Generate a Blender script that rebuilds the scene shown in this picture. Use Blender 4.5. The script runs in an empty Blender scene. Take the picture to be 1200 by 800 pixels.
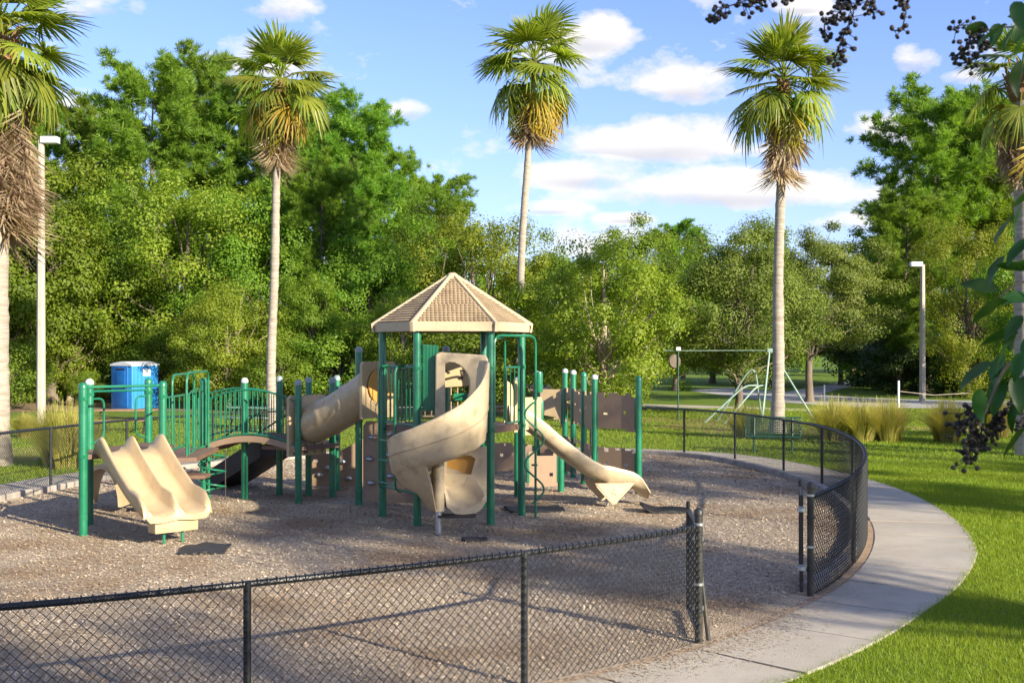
import bpy, bmesh, math, random
import numpy as np
from mathutils import Matrix, Vector, noise as mnoise
R = math.radians
PI = math.pi
sc = bpy.context.scene
COL = sc.collection
random.seed(7)

# ------------------------------------------------------------------ camera, sky, sun, exposure
CAM_H, FPX, HOR = 2.75, 1350.0, 410.0        # camera height, focal length in photo pixels, horizon row
cd = bpy.data.cameras.new('camera'); cam = bpy.data.objects.new('camera', cd); COL.objects.link(cam)
cam.location = (0, 0, CAM_H); cam.rotation_euler = (R(90), 0, 0)
cd.sensor_width = 36; cd.lens = FPX/1200*36; cd.shift_y = (HOR-400)/1200
cd.clip_start = .05; cd.clip_end = 6000
cd.dof.use_dof = True; cd.dof.focus_distance = 19; cd.dof.aperture_fstop = 13
sc.camera = cam
SUN_AZ, SUN_EL = R(46), R(21)                # azimuth: to the right of straight behind the camera
sdir = Vector((math.cos(SUN_EL)*math.sin(SUN_AZ), -math.cos(SUN_EL)*math.cos(SUN_AZ), math.sin(SUN_EL)))
ld = bpy.data.lights.new('sun', 'SUN'); lo = bpy.data.objects.new('sun', ld); COL.objects.link(lo)
ld.energy = 2.9; ld.angle = R(.5); ld.color = (1, .885, .69)
lo.rotation_euler = sdir.to_track_quat('Z', 'Y').to_euler(); lo.location = (30, -20, 40)
sc.view_settings.view_transform = 'Standard'; sc.view_settings.look = 'None'
sc.view_settings.exposure = 2.05; sc.view_settings.gamma = 1

class NT:
    """tiny node helper"""
    def __init__(s, tree): s.t = tree
    def n(s, typ, **kw):
        nd = s.t.nodes.new(typ)
        for k, v in kw.items():
            if k.startswith('i_'): nd.inputs[k[2:].replace('_', ' ')].default_value = v
            elif k.startswith('x_'): nd.inputs[int(k[2:])].default_value = v
            else: setattr(nd, k, v)
        return nd
    def l(s, a, b): s.t.links.new(a, b)
    def math(s, op, a, b=None, c=None, clamp=False):
        nd = s.t.nodes.new('ShaderNodeMath'); nd.operation = op; nd.use_clamp = clamp
        for i, v in enumerate((a, b, c)):
            if v is None: continue
            if isinstance(v, (int, float)): nd.inputs[i].default_value = v
            else: s.l(v, nd.inputs[i])
        return nd.outputs[0]
    def mix(s, f, a, b, blend='MIX'):
        nd = s.t.nodes.new('ShaderNodeMix'); nd.data_type = 'RGBA'; nd.blend_type = blend
        for i, v in ((0, f), (6, a), (7, b)):
            if isinstance(v, (int, float)): nd.inputs[i].default_value = v
            elif isinstance(v, (tuple, list)): nd.inputs[i].default_value = (*v[:3], 1)
            else: s.l(v, nd.inputs[i])
        return nd.outputs[2]
    def ramp(s, f, stops, interp='LINEAR'):
        nd = s.t.nodes.new('ShaderNodeValToRGB'); cr = nd.color_ramp; cr.interpolation = interp
        while len(cr.elements) < len(stops): cr.elements.new(.5)
        for e, (p, c) in zip(cr.elements, stops):
            e.position = p; e.color = (*c, 1) if isinstance(c, (tuple, list)) else (c, c, c, 1)
        s.l(f, nd.inputs[0]); return nd.outputs[0]

W = bpy.data.worlds.new('World'); sc.world = W; W.use_nodes = True
wt = W.node_tree; wt.nodes.clear(); q = NT(wt)
sky = q.n('ShaderNodeTexSky', sky_type='NISHITA', sun_disc=False, sun_elevation=SUN_EL, sun_rotation=PI-SUN_AZ,
          air_density=1.0, dust_density=.35, ozone_density=2.5)
tc = q.n('ShaderNodeTexCoord'); sep = q.n('ShaderNodeSeparateXYZ'); q.l(tc.outputs['Generated'], sep.inputs[0])
dx, dy, dz = sep.outputs
ysafe = q.math('MAXIMUM', q.math('ABSOLUTE', dy), .05)
u = q.math('DIVIDE', dx, ysafe); v = q.math('DIVIDE', dz, ysafe)
nz = q.n('ShaderNodeTexNoise', noise_dimensions='3D', i_Scale=9.0, i_Detail=9.0, i_Roughness=.62)
mp = q.n('ShaderNodeMapping'); mp.inputs['Scale'].default_value = (1, 1, 1.9)
q.l(tc.outputs['Generated'], mp.inputs[0]); q.l(mp.outputs[0], nz.inputs['Vector'])
nf = q.math('SUBTRACT', nz.outputs[0], .5)
# clouds of this evening sky, each (bearing, height, half width, half height, strength) as tangents of the direction
CL = [(760, 168, 125, 36, 1.0), (845, 224, 160, 32, 1.1), (690, 205, 90, 26, .8), (805, 100, 58, 32, .75), (690, 42, 60, 34, .8),
      (478, 130, 30, 17, .85), (1068, 70, 38, 26, 1.0), (1052, 150, 75, 34, .75), (325, 8, 50, 28, .8), (125, 8, 58, 24, .95),
      (735, 256, 40, 9, .8), (545, 8, 45, 18, .5), (940, 8, 35, 14, .6), (1000, 262, 60, 14, .6), (905, 175, 30, 14, .4),
      (300, 78, 70, 14, .25), (640, 245, 50, 10, .5), (1130, 90, 26, 12, .5), (30, 150, 90, 30, .3), (1010, 295, 60, 14, .5)]
tot = None; low = None
for (px, py, rx, ry, st) in CL:
    a = q.math('MULTIPLY', q.math('SUBTRACT', u, (px-600)/FPX), FPX/rx)
    b = q.math('MULTIPLY', q.math('SUBTRACT', v, (HOR-py)/FPX), FPX/ry)
    bl = q.math('MINIMUM', q.math('MULTIPLY', b, 1.0), q.math('MULTIPLY', b, 1.35))       # flatter bases
    d = q.math('SUBTRACT', 1.0, q.math('ADD', q.math('MULTIPLY', a, a), q.math('MULTIPLY', bl, bl)), )
    w = q.math('MULTIPLY', q.math('MAXIMUM', d, -1.0), st)
    tot = w if tot is None else q.math('MAXIMUM', tot, w)
    g = q.math('MULTIPLY', q.math('MAXIMUM', d, 0.0), q.math('MULTIPLY', b, -1.0))
    low = g if low is None else q.math('ADD', low, g)
front = q.math('GREATER_THAN', dy, .06)
# unseen rest of the sky: fair weather clouds made denser for whiter ambient light
pz = q.math('ADD', q.math('MAXIMUM', dz, 0.0), .12)
cmb = q.n('ShaderNodeCombineXYZ'); q.l(q.math('DIVIDE', dx, pz), cmb.inputs[0]); q.l(q.math('DIVIDE', dy, pz), cmb.inputs[1])
nz2 = q.n('ShaderNodeTexNoise', noise_dimensions='3D', i_Scale=1.1, i_Detail=7.0, i_Roughness=.55); q.l(cmb.outputs[0], nz2.inputs['Vector'])
gen = q.math('MULTIPLY', q.math('SUBTRACT', nz2.outputs[0], .485), 4.5)
side = q.math('MULTIPLY', q.math('SUBTRACT', q.math('ABSOLUTE', u), .52), 4.0, clamp=True)
hi_ = q.math('MULTIPLY', q.math('SUBTRACT', v, .36), 6.0, clamp=True)
usegen = q.math('MAXIMUM', q.math('MAXIMUM', side, hi_), q.math('SUBTRACT', 1.0, front))
m_in = q.math('ADD', q.math('MULTIPLY', tot, .75), q.math('MULTIPLY', nf, 3.7))
m_in = q.math('MULTIPLY', m_in, 1.9, clamp=True)
mask = q.math('ADD', q.math('MULTIPLY', m_in, q.math('SUBTRACT', 1.0, usegen)), q.math('MULTIPLY', q.math('MULTIPLY', gen, 1.0, clamp=True), usegen))
mask = q.math('MULTIPLY', q.math('POWER', mask, .9), .93)
shade = q.math('ADD', q.math('MULTIPLY', low, 2.1), q.math('MULTIPLY', nf, -.9), clamp=True)
ccol = q.mix(shade, (2.75, 2.62, 2.5), (1.4, 1.45, 1.7))
veil = q.math('MULTIPLY', q.math('SUBTRACT', 1.0, q.math('MULTIPLY', dz, 3.2), clamp=True), .28)
skyc = q.mix(1.0, sky.outputs[0], (.46, .47, .66), 'MULTIPLY')
skyc = q.mix(veil, skyc, (1.7, 1.85, 2.45))
skyc = q.mix(mask, skyc, ccol)
bg = q.n('ShaderNodeBackground', i_Strength=.10); out = q.n('ShaderNodeOutputWorld')
q.l(skyc, bg.inputs[0]); q.l(bg.outputs[0], out.inputs[0])

# ------------------------------------------------------------------ helpers
def G(px, py, z=0.0):
    """ground-height point seen at a photo pixel"""
    s = (py-HOR)/(CAM_H-z)
    return Vector(((px-600)/s, FPX/s, z))
def AT(px, py, Y):
    return Vector(((px-600)*Y/FPX, Y, CAM_H-(py-HOR)*Y/FPX))

def material(name):
    m = bpy.data.materials.new(name); m.use_nodes = True; t = m.node_tree; t.nodes.clear(); k = NT(t)
    o = k.n('ShaderNodeOutputMaterial'); b = k.n('ShaderNodeBsdfPrincipled'); k.l(b.outputs[0], o.inputs[0])
    return m, k, b, o
def pm(name, c1, c2=None, scale=6, rough=.5, bump=0, bscale=60, world=False, metal=0, dirt=None, dscale=1.5, spec=.5, stretch=None, coat=0):
    m, k, b, o = material(name)
    if world: co = k.n('ShaderNodeNewGeometry').outputs['Position']
    else: co = k.n('ShaderNodeTexCoord').outputs['Object']
    if stretch:
        mp = k.n('ShaderNodeMapping'); mp.inputs['Scale'].default_value = stretch; k.l(co, mp.inputs[0]); co = mp.outputs[0]
    n1 = k.n('ShaderNodeTexNoise', i_Scale=scale, i_Detail=6.0, i_Roughness=.6); k.l(co, n1.inputs['Vector'])
    col = k.mix(k.ramp(n1.outputs[0], [(.35, 0.0), (.65, 1.0)]), c1, c2 or c1)
    if dirt:
        n3 = k.n('ShaderNodeTexNoise', i_Scale=dscale, i_Detail=8.0, i_Roughness=.7); k.l(co, n3.inputs['Vector'])
        col = k.mix(k.ramp(n3.outputs[0], [(.50, 0.0), (.72, .75)]), col, dirt)
    k.l(col, b.inputs['Base Color'])
    rr = k.n('ShaderNodeMapRange'); rr.inputs[3].default_value = rough-.1; rr.inputs[4].default_value = min(1, rough+.12)
    k.l(n1.outputs[0], rr.inputs[0]); k.l(rr.outputs[0], b.inputs['Roughness'])
    b.inputs['Metallic'].default_value = metal; b.inputs['Specular IOR Level'].default_value = spec
    if coat: b.inputs['Coat Weight'].default_value = coat
    if bump:
        n2 = k.n('ShaderNodeTexNoise', i_Scale=bscale, i_Detail=5.0); k.l(co, n2.inputs['Vector'])
        bp = k.n('ShaderNodeBump', i_Strength=bump, i_Distance=.02); k.l(n2.outputs[0], bp.inputs['Height']); k.l(bp.outputs[0], b.inputs['Normal'])
    return m
def leafmat(name, cols, trans=.35, rough=.55, spec=.35, objvar=.16, tint=(1.25, 1.35, .45), clump=.55):
    """random colour per leaf, slow variation through the crown, per tree value shift, light passing through"""
    m, k, b, o = material(name)
    geo = k.n('ShaderNodeNewGeometry'); oi = k.n('ShaderNodeObjectInfo')
    n = len(cols)
    ns = k.n('ShaderNodeTexNoise', i_Scale=clump, i_Detail=2.0); k.l(geo.outputs['Position'], ns.inputs['Vector'])
    f = k.math('ADD', k.math('MULTIPLY', geo.outputs['Random Per Island'], .55), k.math('MULTIPLY', k.math('SUBTRACT', ns.outputs[0], .22), .8), clamp=True)
    c = k.ramp(f, [(i/(n-1), cc) for i, cc in enumerate(cols)])
    hs = k.n('ShaderNodeHueSaturation'); k.l(c, hs.inputs['Color'])
    k.l(k.math('ADD', k.math('MULTIPLY', oi.outputs['Random'], objvar*2), 1-objvar), hs.inputs['Value'])
    k.l(k.math('ADD', k.math('MULTIPLY', oi.outputs['Random'], .03), .485), hs.inputs['Hue'])
    k.l(hs.outputs[0], b.inputs['Base Color']); b.inputs['Roughness'].default_value = rough; b.inputs['Specular IOR Level'].default_value = spec
    tr = k.n('ShaderNodeBsdfTranslucent'); k.l(k.mix(1.0, hs.outputs[0], tint, 'MULTIPLY'), tr.inputs[0])
    mx = k.n('ShaderNodeMixShader', x_0=trans); k.l(b.outputs[0], mx.inputs[1]); k.l(tr.outputs[0], mx.inputs[2]); k.l(mx.outputs[0], o.inputs[0])
    return m

class MB:
    """collects shapes, then builds ONE mesh"""
    def __init__(s): s.v = []; s.f = []
    def add(s, vs, fs):
        o = len(s.v); s.v += [tuple(x) for x in vs]; s.f += [tuple(i+o for i in f) for f in fs]; return s
    def box(s, c, size, rot=None, bev=0):
        x, y, z = [k/2 for k in size]; c = Vector(c)
        if bev:
            bm = bmesh.new(); bmesh.ops.create_cube(bm, size=1)
            bmesh.ops.scale(bm, vec=size, verts=bm.verts)
            bmesh.ops.bevel(bm, geom=bm.edges[:], offset=bev, segments=2, affect='EDGES', profile=.6)
            bm.verts.index_update(); vs = [v.co.copy() for v in bm.verts]; fs = [[v.index for v in f.verts] for f in bm.faces]; bm.free()
        else:
            vs = [Vector((a*x, b*y, d*z)) for a in (-1, 1) for b in (-1, 1) for d in (-1, 1)]
            fs = [(0, 1, 3, 2), (4, 6, 7, 5), (0, 4, 5, 1), (2, 3, 7, 6), (0, 2, 6, 4), (1, 5, 7, 3)]
        if rot is not None: vs = [rot @ v for v in vs]
        return s.add([v+c for v in vs], fs)
    def tube(s, pts, r, n=8, caps=True, closed=False):
        pts = [Vector(p) for p in pts]; N = len(pts); rs = r if isinstance(r, (list, tuple)) else [r]*N
        ring = []; up = None
        for i, p in enumerate(pts):
            a = pts[(i-1) % N] if (i or closed) else p; b = pts[(i+1) % N] if (i < N-1 or closed) else p
            t = (b-a).normalized()
            if up is None: up = Vector((0, 0, 1)) if abs(t.z) < .9 else Vector((1, 0, 0))
            x = t.cross(up).normalized(); y = x.cross(t).normalized(); up = y
            ring.append([p+(x*math.cos(2*PI*j/n)+y*math.sin(2*PI*j/n))*rs[i] for j in range(n)])
        vs = [v for rg in ring for v in rg]; fs = []
        for i in range(N if closed else N-1):
            for j in range(n):
                a = i*n+j; b = i*n+(j+1) % n; c = ((i+1) % N)*n
                fs.append((a, b, c+(j+1) % n, c+j))
        if caps and not closed: fs.append(tuple(range(n))); fs.append(tuple(range((N-1)*n, N*n))[::-1])
        return s.add(vs, fs)
    def lathe(s, prof, c=(0, 0, 0), n=16, rot=None):
        c = Vector(c); vs = []; fs = []
        for (r, z) in prof:
            for j in range(n):
                p = Vector((r*math.cos(2*PI*j/n), r*math.sin(2*PI*j/n), z))
                vs.append((rot @ p if rot else p)+c)
        for i in range(len(prof)-1):
            for j in range(n): fs.append((i*n+j, i*n+(j+1) % n, (i+1)*n+(j+1) % n, (i+1)*n+j))
        fs.append(tuple(range(n))[::-1]); fs.append(tuple(range((len(prof)-1)*n, len(prof)*n)))
        return s.add(vs, fs)
    def loft(s, secs, closed_prof=True, caps=True):
        n = len(secs[0]); vs = [p for q_ in secs for p in q_]; fs = []
        for i in range(len(secs)-1):
            for j in range(n if closed_prof else n-1): fs.append((i*n+j, i*n+(j+1) % n, (i+1)*n+(j+1) % n, (i+1)*n+j))
        if caps and closed_prof: fs.append(tuple(range(n))[::-1]); fs.append(tuple(range((len(secs)-1)*n, len(secs)*n)))
        return s.add(vs, fs)
    def plate(s, outer, holes, th, origin, U, V, curve=None):
        """flat board with holes: 2D loops (u,v) put on the plane origin + u*U + v*V"""
        U = Vector(U); V = Vector(V); Nn = U.cross(V).normalized(); origin = Vector(origin)
        bm = bmesh.new(); edges = []
        for lp in [outer]+list(holes):
            vv = [bm.verts.new((p[0], p[1], 0)) for p in lp]
            for i in range(len(vv)): edges.append(bm.edges.new((vv[i], vv[(i+1) % len(vv)])))
        bm.verts.index_update(); base = [v.co.copy() for v in bm.verts]
        bmesh.ops.triangle_fill(bm, use_beauty=True, use_dissolve=False, edges=edges)
        bm.verts.index_update(); tris = [[v.index for v in f.verts] for f in bm.faces]; base = [v.co.copy() for v in bm.verts]; bm.free()
        def W_(p, o):
            c = curve(p.x) if curve else 0
            return origin+U*p.x+V*p.y+Nn*(o+c)
        n = len(base); vs = [W_(p, th/2) for p in base]+[W_(p, -th/2) for p in base]
        fs = []
        for t in tris:
            a, b, c = [base[i] for i in t]
            if (b-a).cross(c-a).z < 0: t = t[::-1]
            fs.append(tuple(t)); fs.append(tuple(i+n for i in t[::-1]))
        k = 0
        for lp in [outer]+list(holes):
            m_ = len(lp)
            for i in range(m_): a = k+i; b = k+(i+1) % m_; fs.append((a, a+n, b+n, b))
            k += m_
        return s.add(vs, fs)
    def mesh(s, name, smooth=35):
        me = bpy.data.meshes.new(name); me.from_pydata(s.v, [], s.f)
        bm = bmesh.new(); bm.from_mesh(me); bmesh.ops.recalc_face_normals(bm, faces=bm.faces); bm.to_mesh(me); bm.free()
        if smooth: me.shade_smooth(); me.set_sharp_from_angle(angle=R(smooth))
        return me
    def build(s, name, m, parent=None, smooth=35): return link(name, s.mesh(name, smooth), m, parent)

def npmesh(name, V, F, smooth=False):
    """numpy verts (n,3) and same-size faces (m,k)"""
    V = np.asarray(V, np.float32); F = np.asarray(F, np.int32); k = F.shape[1]
    me = bpy.data.meshes.new(name); me.vertices.add(len(V)); me.vertices.foreach_set('co', V.ravel())
    me.loops.add(F.size); me.loops.foreach_set('vertex_index', F.ravel()); me.polygons.add(len(F))
    me.polygons.foreach_set('loop_start', np.arange(0, F.size, k, dtype=np.int32)); 
    if smooth: me.polygons.foreach_set('use_smooth', np.ones(len(F), bool))
    me.update(calc_edges=True); return me
def root_inv(p):
    while p.parent: p = p.parent
    return p
def link(name, me, m, parent=None):
    o = bpy.data.objects.new(name, me); COL.objects.link(o)
    if m and not me.materials: me.materials.append(m)
    if parent is not None:
        o.parent = parent
        if parent.type == 'EMPTY': o.matrix_parent_inverse = parent.matrix_basis.inverted()
    return o
def tag(o, label=None, cat=None, group=None, kind=None):
    for k, v_ in (('label', label), ('category', cat), ('group', group), ('kind', kind)):
        if v_: o[k] = v_
    return o
def thing(name, label, cat, loc=(0, 0, 0), rz=0, group=None):
    e = bpy.data.objects.new(name, None); COL.objects.link(e); e.location = loc; e.rotation_euler = (0, 0, rz); e.empty_display_size = .3
    return tag(e, label, cat, group)
def local(name, me, m, parent, loc=(0, 0, 0), rot=(0, 0, 0), sca=(1, 1, 1)):
    """a part given in its parent's own coordinates"""
    o = bpy.data.objects.new(name, me); COL.objects.link(o)
    if m and not me.materials: me.materials.append(m)
    o.parent = parent; o.location = loc; o.rotation_euler = rot; o.scale = sca
    return o
def arc_rect(w, h, r=.04, n=4):
    pts = []
    for cx, cy, a0 in ((w/2-r, h/2-r, 0), (-w/2+r, h/2-r, 90), (-w/2+r, -h/2+r, 180), (w/2-r, -h/2+r, 270)):
        for i in range(n+1): a = R(a0+90*i/n); pts.append((cx+r*math.cos(a), cy+r*math.sin(a)))
    return pts
def bend(pts, rad=.12, n=5):
    """polyline with rounded corners"""
    pts = [Vector(p) for p in pts]; out_ = [pts[0]]
    for i in range(1, len(pts)-1):
        a = pts[i-1]; b = pts[i]; c = pts[i+1]
        r1 = min(rad, (a-b).length*.49); r2 = min(rad, (c-b).length*.49)
        p = b+(a-b).normalized()*r1; s_ = b+(c-b).normalized()*r2
        for k in range(n+1): t = k/n; out_.append(p*(1-t)**2+b*2*t*(1-t)+s_*t*t)
    out_.append(pts[-1]); return out_
def catmull(P, per=12, closed=False):
    P = [Vector(p) for p in P]; n = len(P); o = []
    for i in range(n if closed else n-1):
        if closed: a, b, c, d = P[i-1], P[i], P[(i+1) % n], P[(i+2) % n]
        else: a, b, c, d = P[max(i-1, 0)], P[i], P[i+1], P[min(i+2, n-1)]
        for k in range(per):
            t = k/per
            o.append(.5*((2*b)+(c-a)*t+(2*a-5*b+4*c-d)*t*t+(3*b-a-3*c+d)*t**3))
    if not closed: o.append(P[-1])
    return o

# ------------------------------------------------------------------ materials
m_lawn, k, b, _ = material('lawn_soil')
pos = k.n('ShaderNodeNewGeometry').outputs['Position']
n1 = k.n('ShaderNodeTexNoise', i_Scale=.35, i_Detail=8.0, i_Roughness=.65); k.l(pos, n1.inputs['Vector'])
n2 = k.n('ShaderNodeTexNoise', i_Scale=28.0, i_Detail=6.0, i_Roughness=.7); k.l(pos, n2.inputs['Vector'])
c = k.mix(k.ramp(n1.outputs[0], [(.35, 0.0), (.65, 1.0)]), (.13, .21, .018), (.17, .24, .022))
c = k.mix(k.ramp(n2.outputs[0], [(.35, 0.0), (.7, 1.0)]), c, (.07, .12, .012)); k.l(c, b.inputs['Base Color'])
b.inputs['Roughness'].default_value = .85; b.inputs['Specular IOR Level'].default_value = .2
bp = k.n('ShaderNodeBump', i_Strength=.9, i_Distance=.05); k.l(n2.outputs[0], bp.inputs['Height']); k.l(bp.outputs[0], b.inputs['Normal'])

m_mulch, k, b, _ = material('wood_mulch')
pos = k.n('ShaderNodeNewGeometry').outputs['Position']
n1 = k.n('ShaderNodeTexNoise', i_Scale=.45, i_Detail=6.0, i_Roughness=.6); k.l(pos, n1.inputs['Vector'])
vo = k.n('ShaderNodeTexVoronoi', i_Scale=60.0, i_Randomness=1.0); mp = k.n('ShaderNodeMapping'); mp.inputs['Scale'].default_value = (1, 1.8, 1); k.l(pos, mp.inputs[0]); k.l(mp.outputs[0], vo.inputs['Vector'])
sv = k.n('ShaderNodeSeparateColor'); k.l(vo.outputs['Color'], sv.inputs[0])
c = k.ramp(sv.outputs[0], [(0, (.23, .175, .115)), (.5, (.40, .325, .235)), (1, (.53, .445, .34))])
c = k.mix(k.ramp(n1.outputs[0], [(.47, 0.0), (.66, .8)]), c, (.25, .165, .09)); k.l(c, b.inputs['Base Color'])
b.inputs['Roughness'].default_value = .9; b.inputs['Specular IOR Level'].default_value = .2
bp = k.n('ShaderNodeBump', i_Strength=.8, i_Distance=.02); k.l(vo.outputs['Distance'], bp.inputs['Height']); k.l(bp.outputs[0], b.inputs['Normal'])
m_chip, k, b, _ = material('wood_chip')
geo = k.n('ShaderNodeNewGeometry'); n1 = k.n('ShaderNodeTexNoise', i_Scale=.45, i_Detail=6.0); k.l(geo.outputs['Position'], n1.inputs['Vector'])
c = k.ramp(geo.outputs['Random Per Island'], [(0, (.25, .185, .12)), (.3, (.40, .325, .235)), (.65, (.47, .39, .29)), (.93, (.56, .48, .375)), (1, (.44, .27, .13))])
c = k.mix(k.ramp(n1.outputs[0], [(.47, 0.0), (.66, .8)]), c, (.25, .165, .092)); k.l(c, b.inputs['Base Color']); b.inputs['Roughness'].default_value = .85; b.inputs['Specular IOR Level'].default_value = .25

m_bed = pm('pine_bark_bed', (.16, .085, .045), (.30, .19, .11), 9, .9, .9, 25, True)
m_straw = pm('pine_straw', (.15, .095, .05), (.26, .18, .095), 3, .95, .9, 18, True, dirt=(.06, .09, .02), dscale=.5)
m_dirt = pm('sandy_dirt', (.26, .175, .10), (.34, .24, .15), 6, .95, .6, 40, True)
m_conc = pm('concrete_slab', (.34, .305, .245), (.43, .39, .32), 1.6, .85, .35, 90, True, dirt=(.22, .18, .13), dscale=.8)
m_kerb = pm('kerb_concrete', (.25, .22, .185), (.36, .33, .29), 3, .9, .5, 50, True, dirt=(.09, .08, .065), dscale=2.2)
m_road = pm('worn_asphalt', (.30, .295, .29), (.38, .375, .365), .8, .9, .3, 40, True)
m_green = pm('green_powder_coat', (.008, .135, .066), (.011, .16, .08), 4, .30, .04, 90, dirt=(.03, .20, .11), dscale=5, coat=.25)
m_tan = pm('tan_moulded_plastic', (.43, .32, .18), (.49, .37, .215), 3, .36, .06, 60, dirt=(.34, .25, .15), dscale=3.5)
m_tandirty = pm('weathered_tan_plastic', (.45, .36, .225), (.52, .42, .275), 3, .42, .08, 40, dirt=(.27, .205, .13), dscale=4.5)
m_roof = pm('tan_roof_plastic', (.43, .335, .21), (.50, .40, .26), 5, .6, .1, 60, dirt=(.31, .23, .14), dscale=5)
m_shingle = pm('brown_tan_shingle', (.30, .225, .135), (.38, .29, .18), 5, .7, .1, 60, dirt=(.19, .135, .08), dscale=6)
m_brown = pm('brown_plastic_panel', (.29, .20, .13), (.32, .22, .145), 3, .5, .04, 60, dirt=(.21, .14, .09), dscale=3)
m_deck = pm('brown_coated_deck', (.13, .075, .05), (.17, .10, .07), 6, .6, .1, 60)
m_dark = pm('dark_coated_ramp', (.020, .015, .013), (.030, .022, .018), 6, .6, .1, 60)
m_orange = pm('amber_plastic', (.55, .27, .055), (.60, .32, .07), 3, .45)
m_cap = pm('grey_cap_plastic', (.20, .25, .25), (.27, .31, .31), 8, .5, dirt=(.10, .18, .15), dscale=6)
m_capw = pm('pale_cap_plastic', (.40, .43, .41), (.52, .54, .52), 8, .5, dirt=(.28, .36, .32), dscale=9)
m_steel = pm('galvanised_steel', (.40, .42, .44), (.50, .52, .54), 10, .38, .03, 60, metal=.75)
m_black = pm('black_vinyl_coat', (.012, .014, .017), (.018, .020, .024), 12, .38, .05, 90)
m_blackpost = pm('weathered_black_post', (.013, .014, .015), (.022, .022, .021), 5, .45, .08, 60, dirt=(.085, .072, .045), dscale=4)
m_rubber = pm('black_rubber', (.016, .017, .019), (.024, .025, .028), 20, .75, .3, 90)
m_palmtrunk = pm('palm_trunk_bark', (.25, .215, .17), (.40, .35, .29), 4.5, .9, .9, 14, stretch=(.6, .6, 5), dirt=(.17, .14, .105), dscale=1.4)
m_boot = pm('palm_boot_fibre', (.15, .075, .038), (.24, .135, .07), 6, .95, .9, 18)
m_bark = pm('tree_bark', (.10, .078, .058), (.17, .135, .10), 5, .95, .9, 18, stretch=(1, 1, .3))
m_palebark = pm('smooth_pale_bark', (.28, .225, .165), (.36, .29, .22), 5, .85, .4, 18, stretch=(1, 1, .3))
m_pole = pm('pale_concrete_pole', (.36, .32, .26), (.42, .375, .31), 3, .85, .2, 60)
m_lamp = pm('white_lamp_housing', (.60, .62, .66), (.66, .68, .72), 3, .45)
m_lens = pm('lamp_lens', (.45, .46, .48), (.5, .5, .52), 3, .2)
m_blue = pm('blue_polyethylene', (.010, .12, .40), (.013, .15, .45), 3, .4, .03, 50)
m_blue2 = pm('bright_blue_polyethylene', (.025, .20, .52), (.03, .23, .56), 3, .4, .03, 50)
m_white = pm('white_plastic', (.70, .72, .74), (.76, .77, .78), 4, .5, dirt=(.55, .55, .53), dscale=3)
m_wood = pm('weathered_table_wood', (.20, .115, .07), (.27, .165, .10), 4, .85, .4, 30, stretch=(1, 8, 8))
m_palegreen = pm('faded_green_paint', (.14, .24, .19), (.22, .31, .27), 5, .5, dirt=(.36, .40, .38), dscale=3)
m_bench = pm('green_bench_coat', (.006, .05, .03), (.010, .065, .04), 5, .45)
m_berry = pm('dark_seed_capsule', (.018, .014, .012), (.04, .028, .02), 40, .6)
m_twig = pm('grey_brown_twig', (.13, .095, .065), (.19, .145, .10), 30, .8, .3, 60)

L_broad = leafmat('leaf_broad', [(.075, .150, .016), (.130, .220, .020), (.195, .285, .026), (.280, .345, .034)], .5)
L_yell = leafmat('leaf_yellow_green', [(.105, .165, .016), (.175, .240, .022), (.250, .300, .028), (.330, .350, .036)], .5)
L_oak = leafmat('leaf_oak', [(.070, .115, .022), (.115, .165, .030), (.170, .215, .038), (.240, .270, .050)], .42, rough=.55, spec=.25)
L_pine = leafmat('leaf_pine', [(.075, .165, .022), (.135, .250, .028), (.205, .320, .034), (.285, .380, .042)], .5)
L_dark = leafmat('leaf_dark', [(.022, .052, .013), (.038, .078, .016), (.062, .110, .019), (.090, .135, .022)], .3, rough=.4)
L_palm = leafmat('leaf_palm', [(.11, .165, .022), (.17, .225, .026), (.25, .285, .032), (.34, .34, .042)], .45, rough=.45, spec=.5, objvar=.3)
L_palmy = leafmat('leaf_palm_yellow', [(.22, .20, .02), (.32, .26, .025), (.42, .28, .03), (.48, .26, .04)], .35, objvar=.2, tint=(1.2, 1.1, .4))
L_palmd = leafmat('leaf_palm_dead', [(.19, .135, .08), (.31, .23, .145), (.42, .325, .22), (.54, .44, .31)], .3, objvar=.25, tint=(1.1, .95, .7), clump=2.0)
L_grass = leafmat('lawn_blade', [(.140, .220, .014), (.195, .275, .017), (.245, .305, .020), (.310, .325, .035)], .42, objvar=0, tint=(1.25, 1.3, .4), clump=.5)
L_clump = leafmat('tall_grass_blade', [(.26, .30, .05), (.38, .38, .075), (.48, .43, .13), (.58, .48, .24)], .5, objvar=.12, tint=(1.15, 1.1, .6), clump=1.5)
L_crape = leafmat('leaf_crape', [(.014, .055, .011), (.022, .075, .013), (.035, .10, .016), (.06, .13, .02)], .32, rough=.42, spec=.4, objvar=.3, clump=3)

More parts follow.
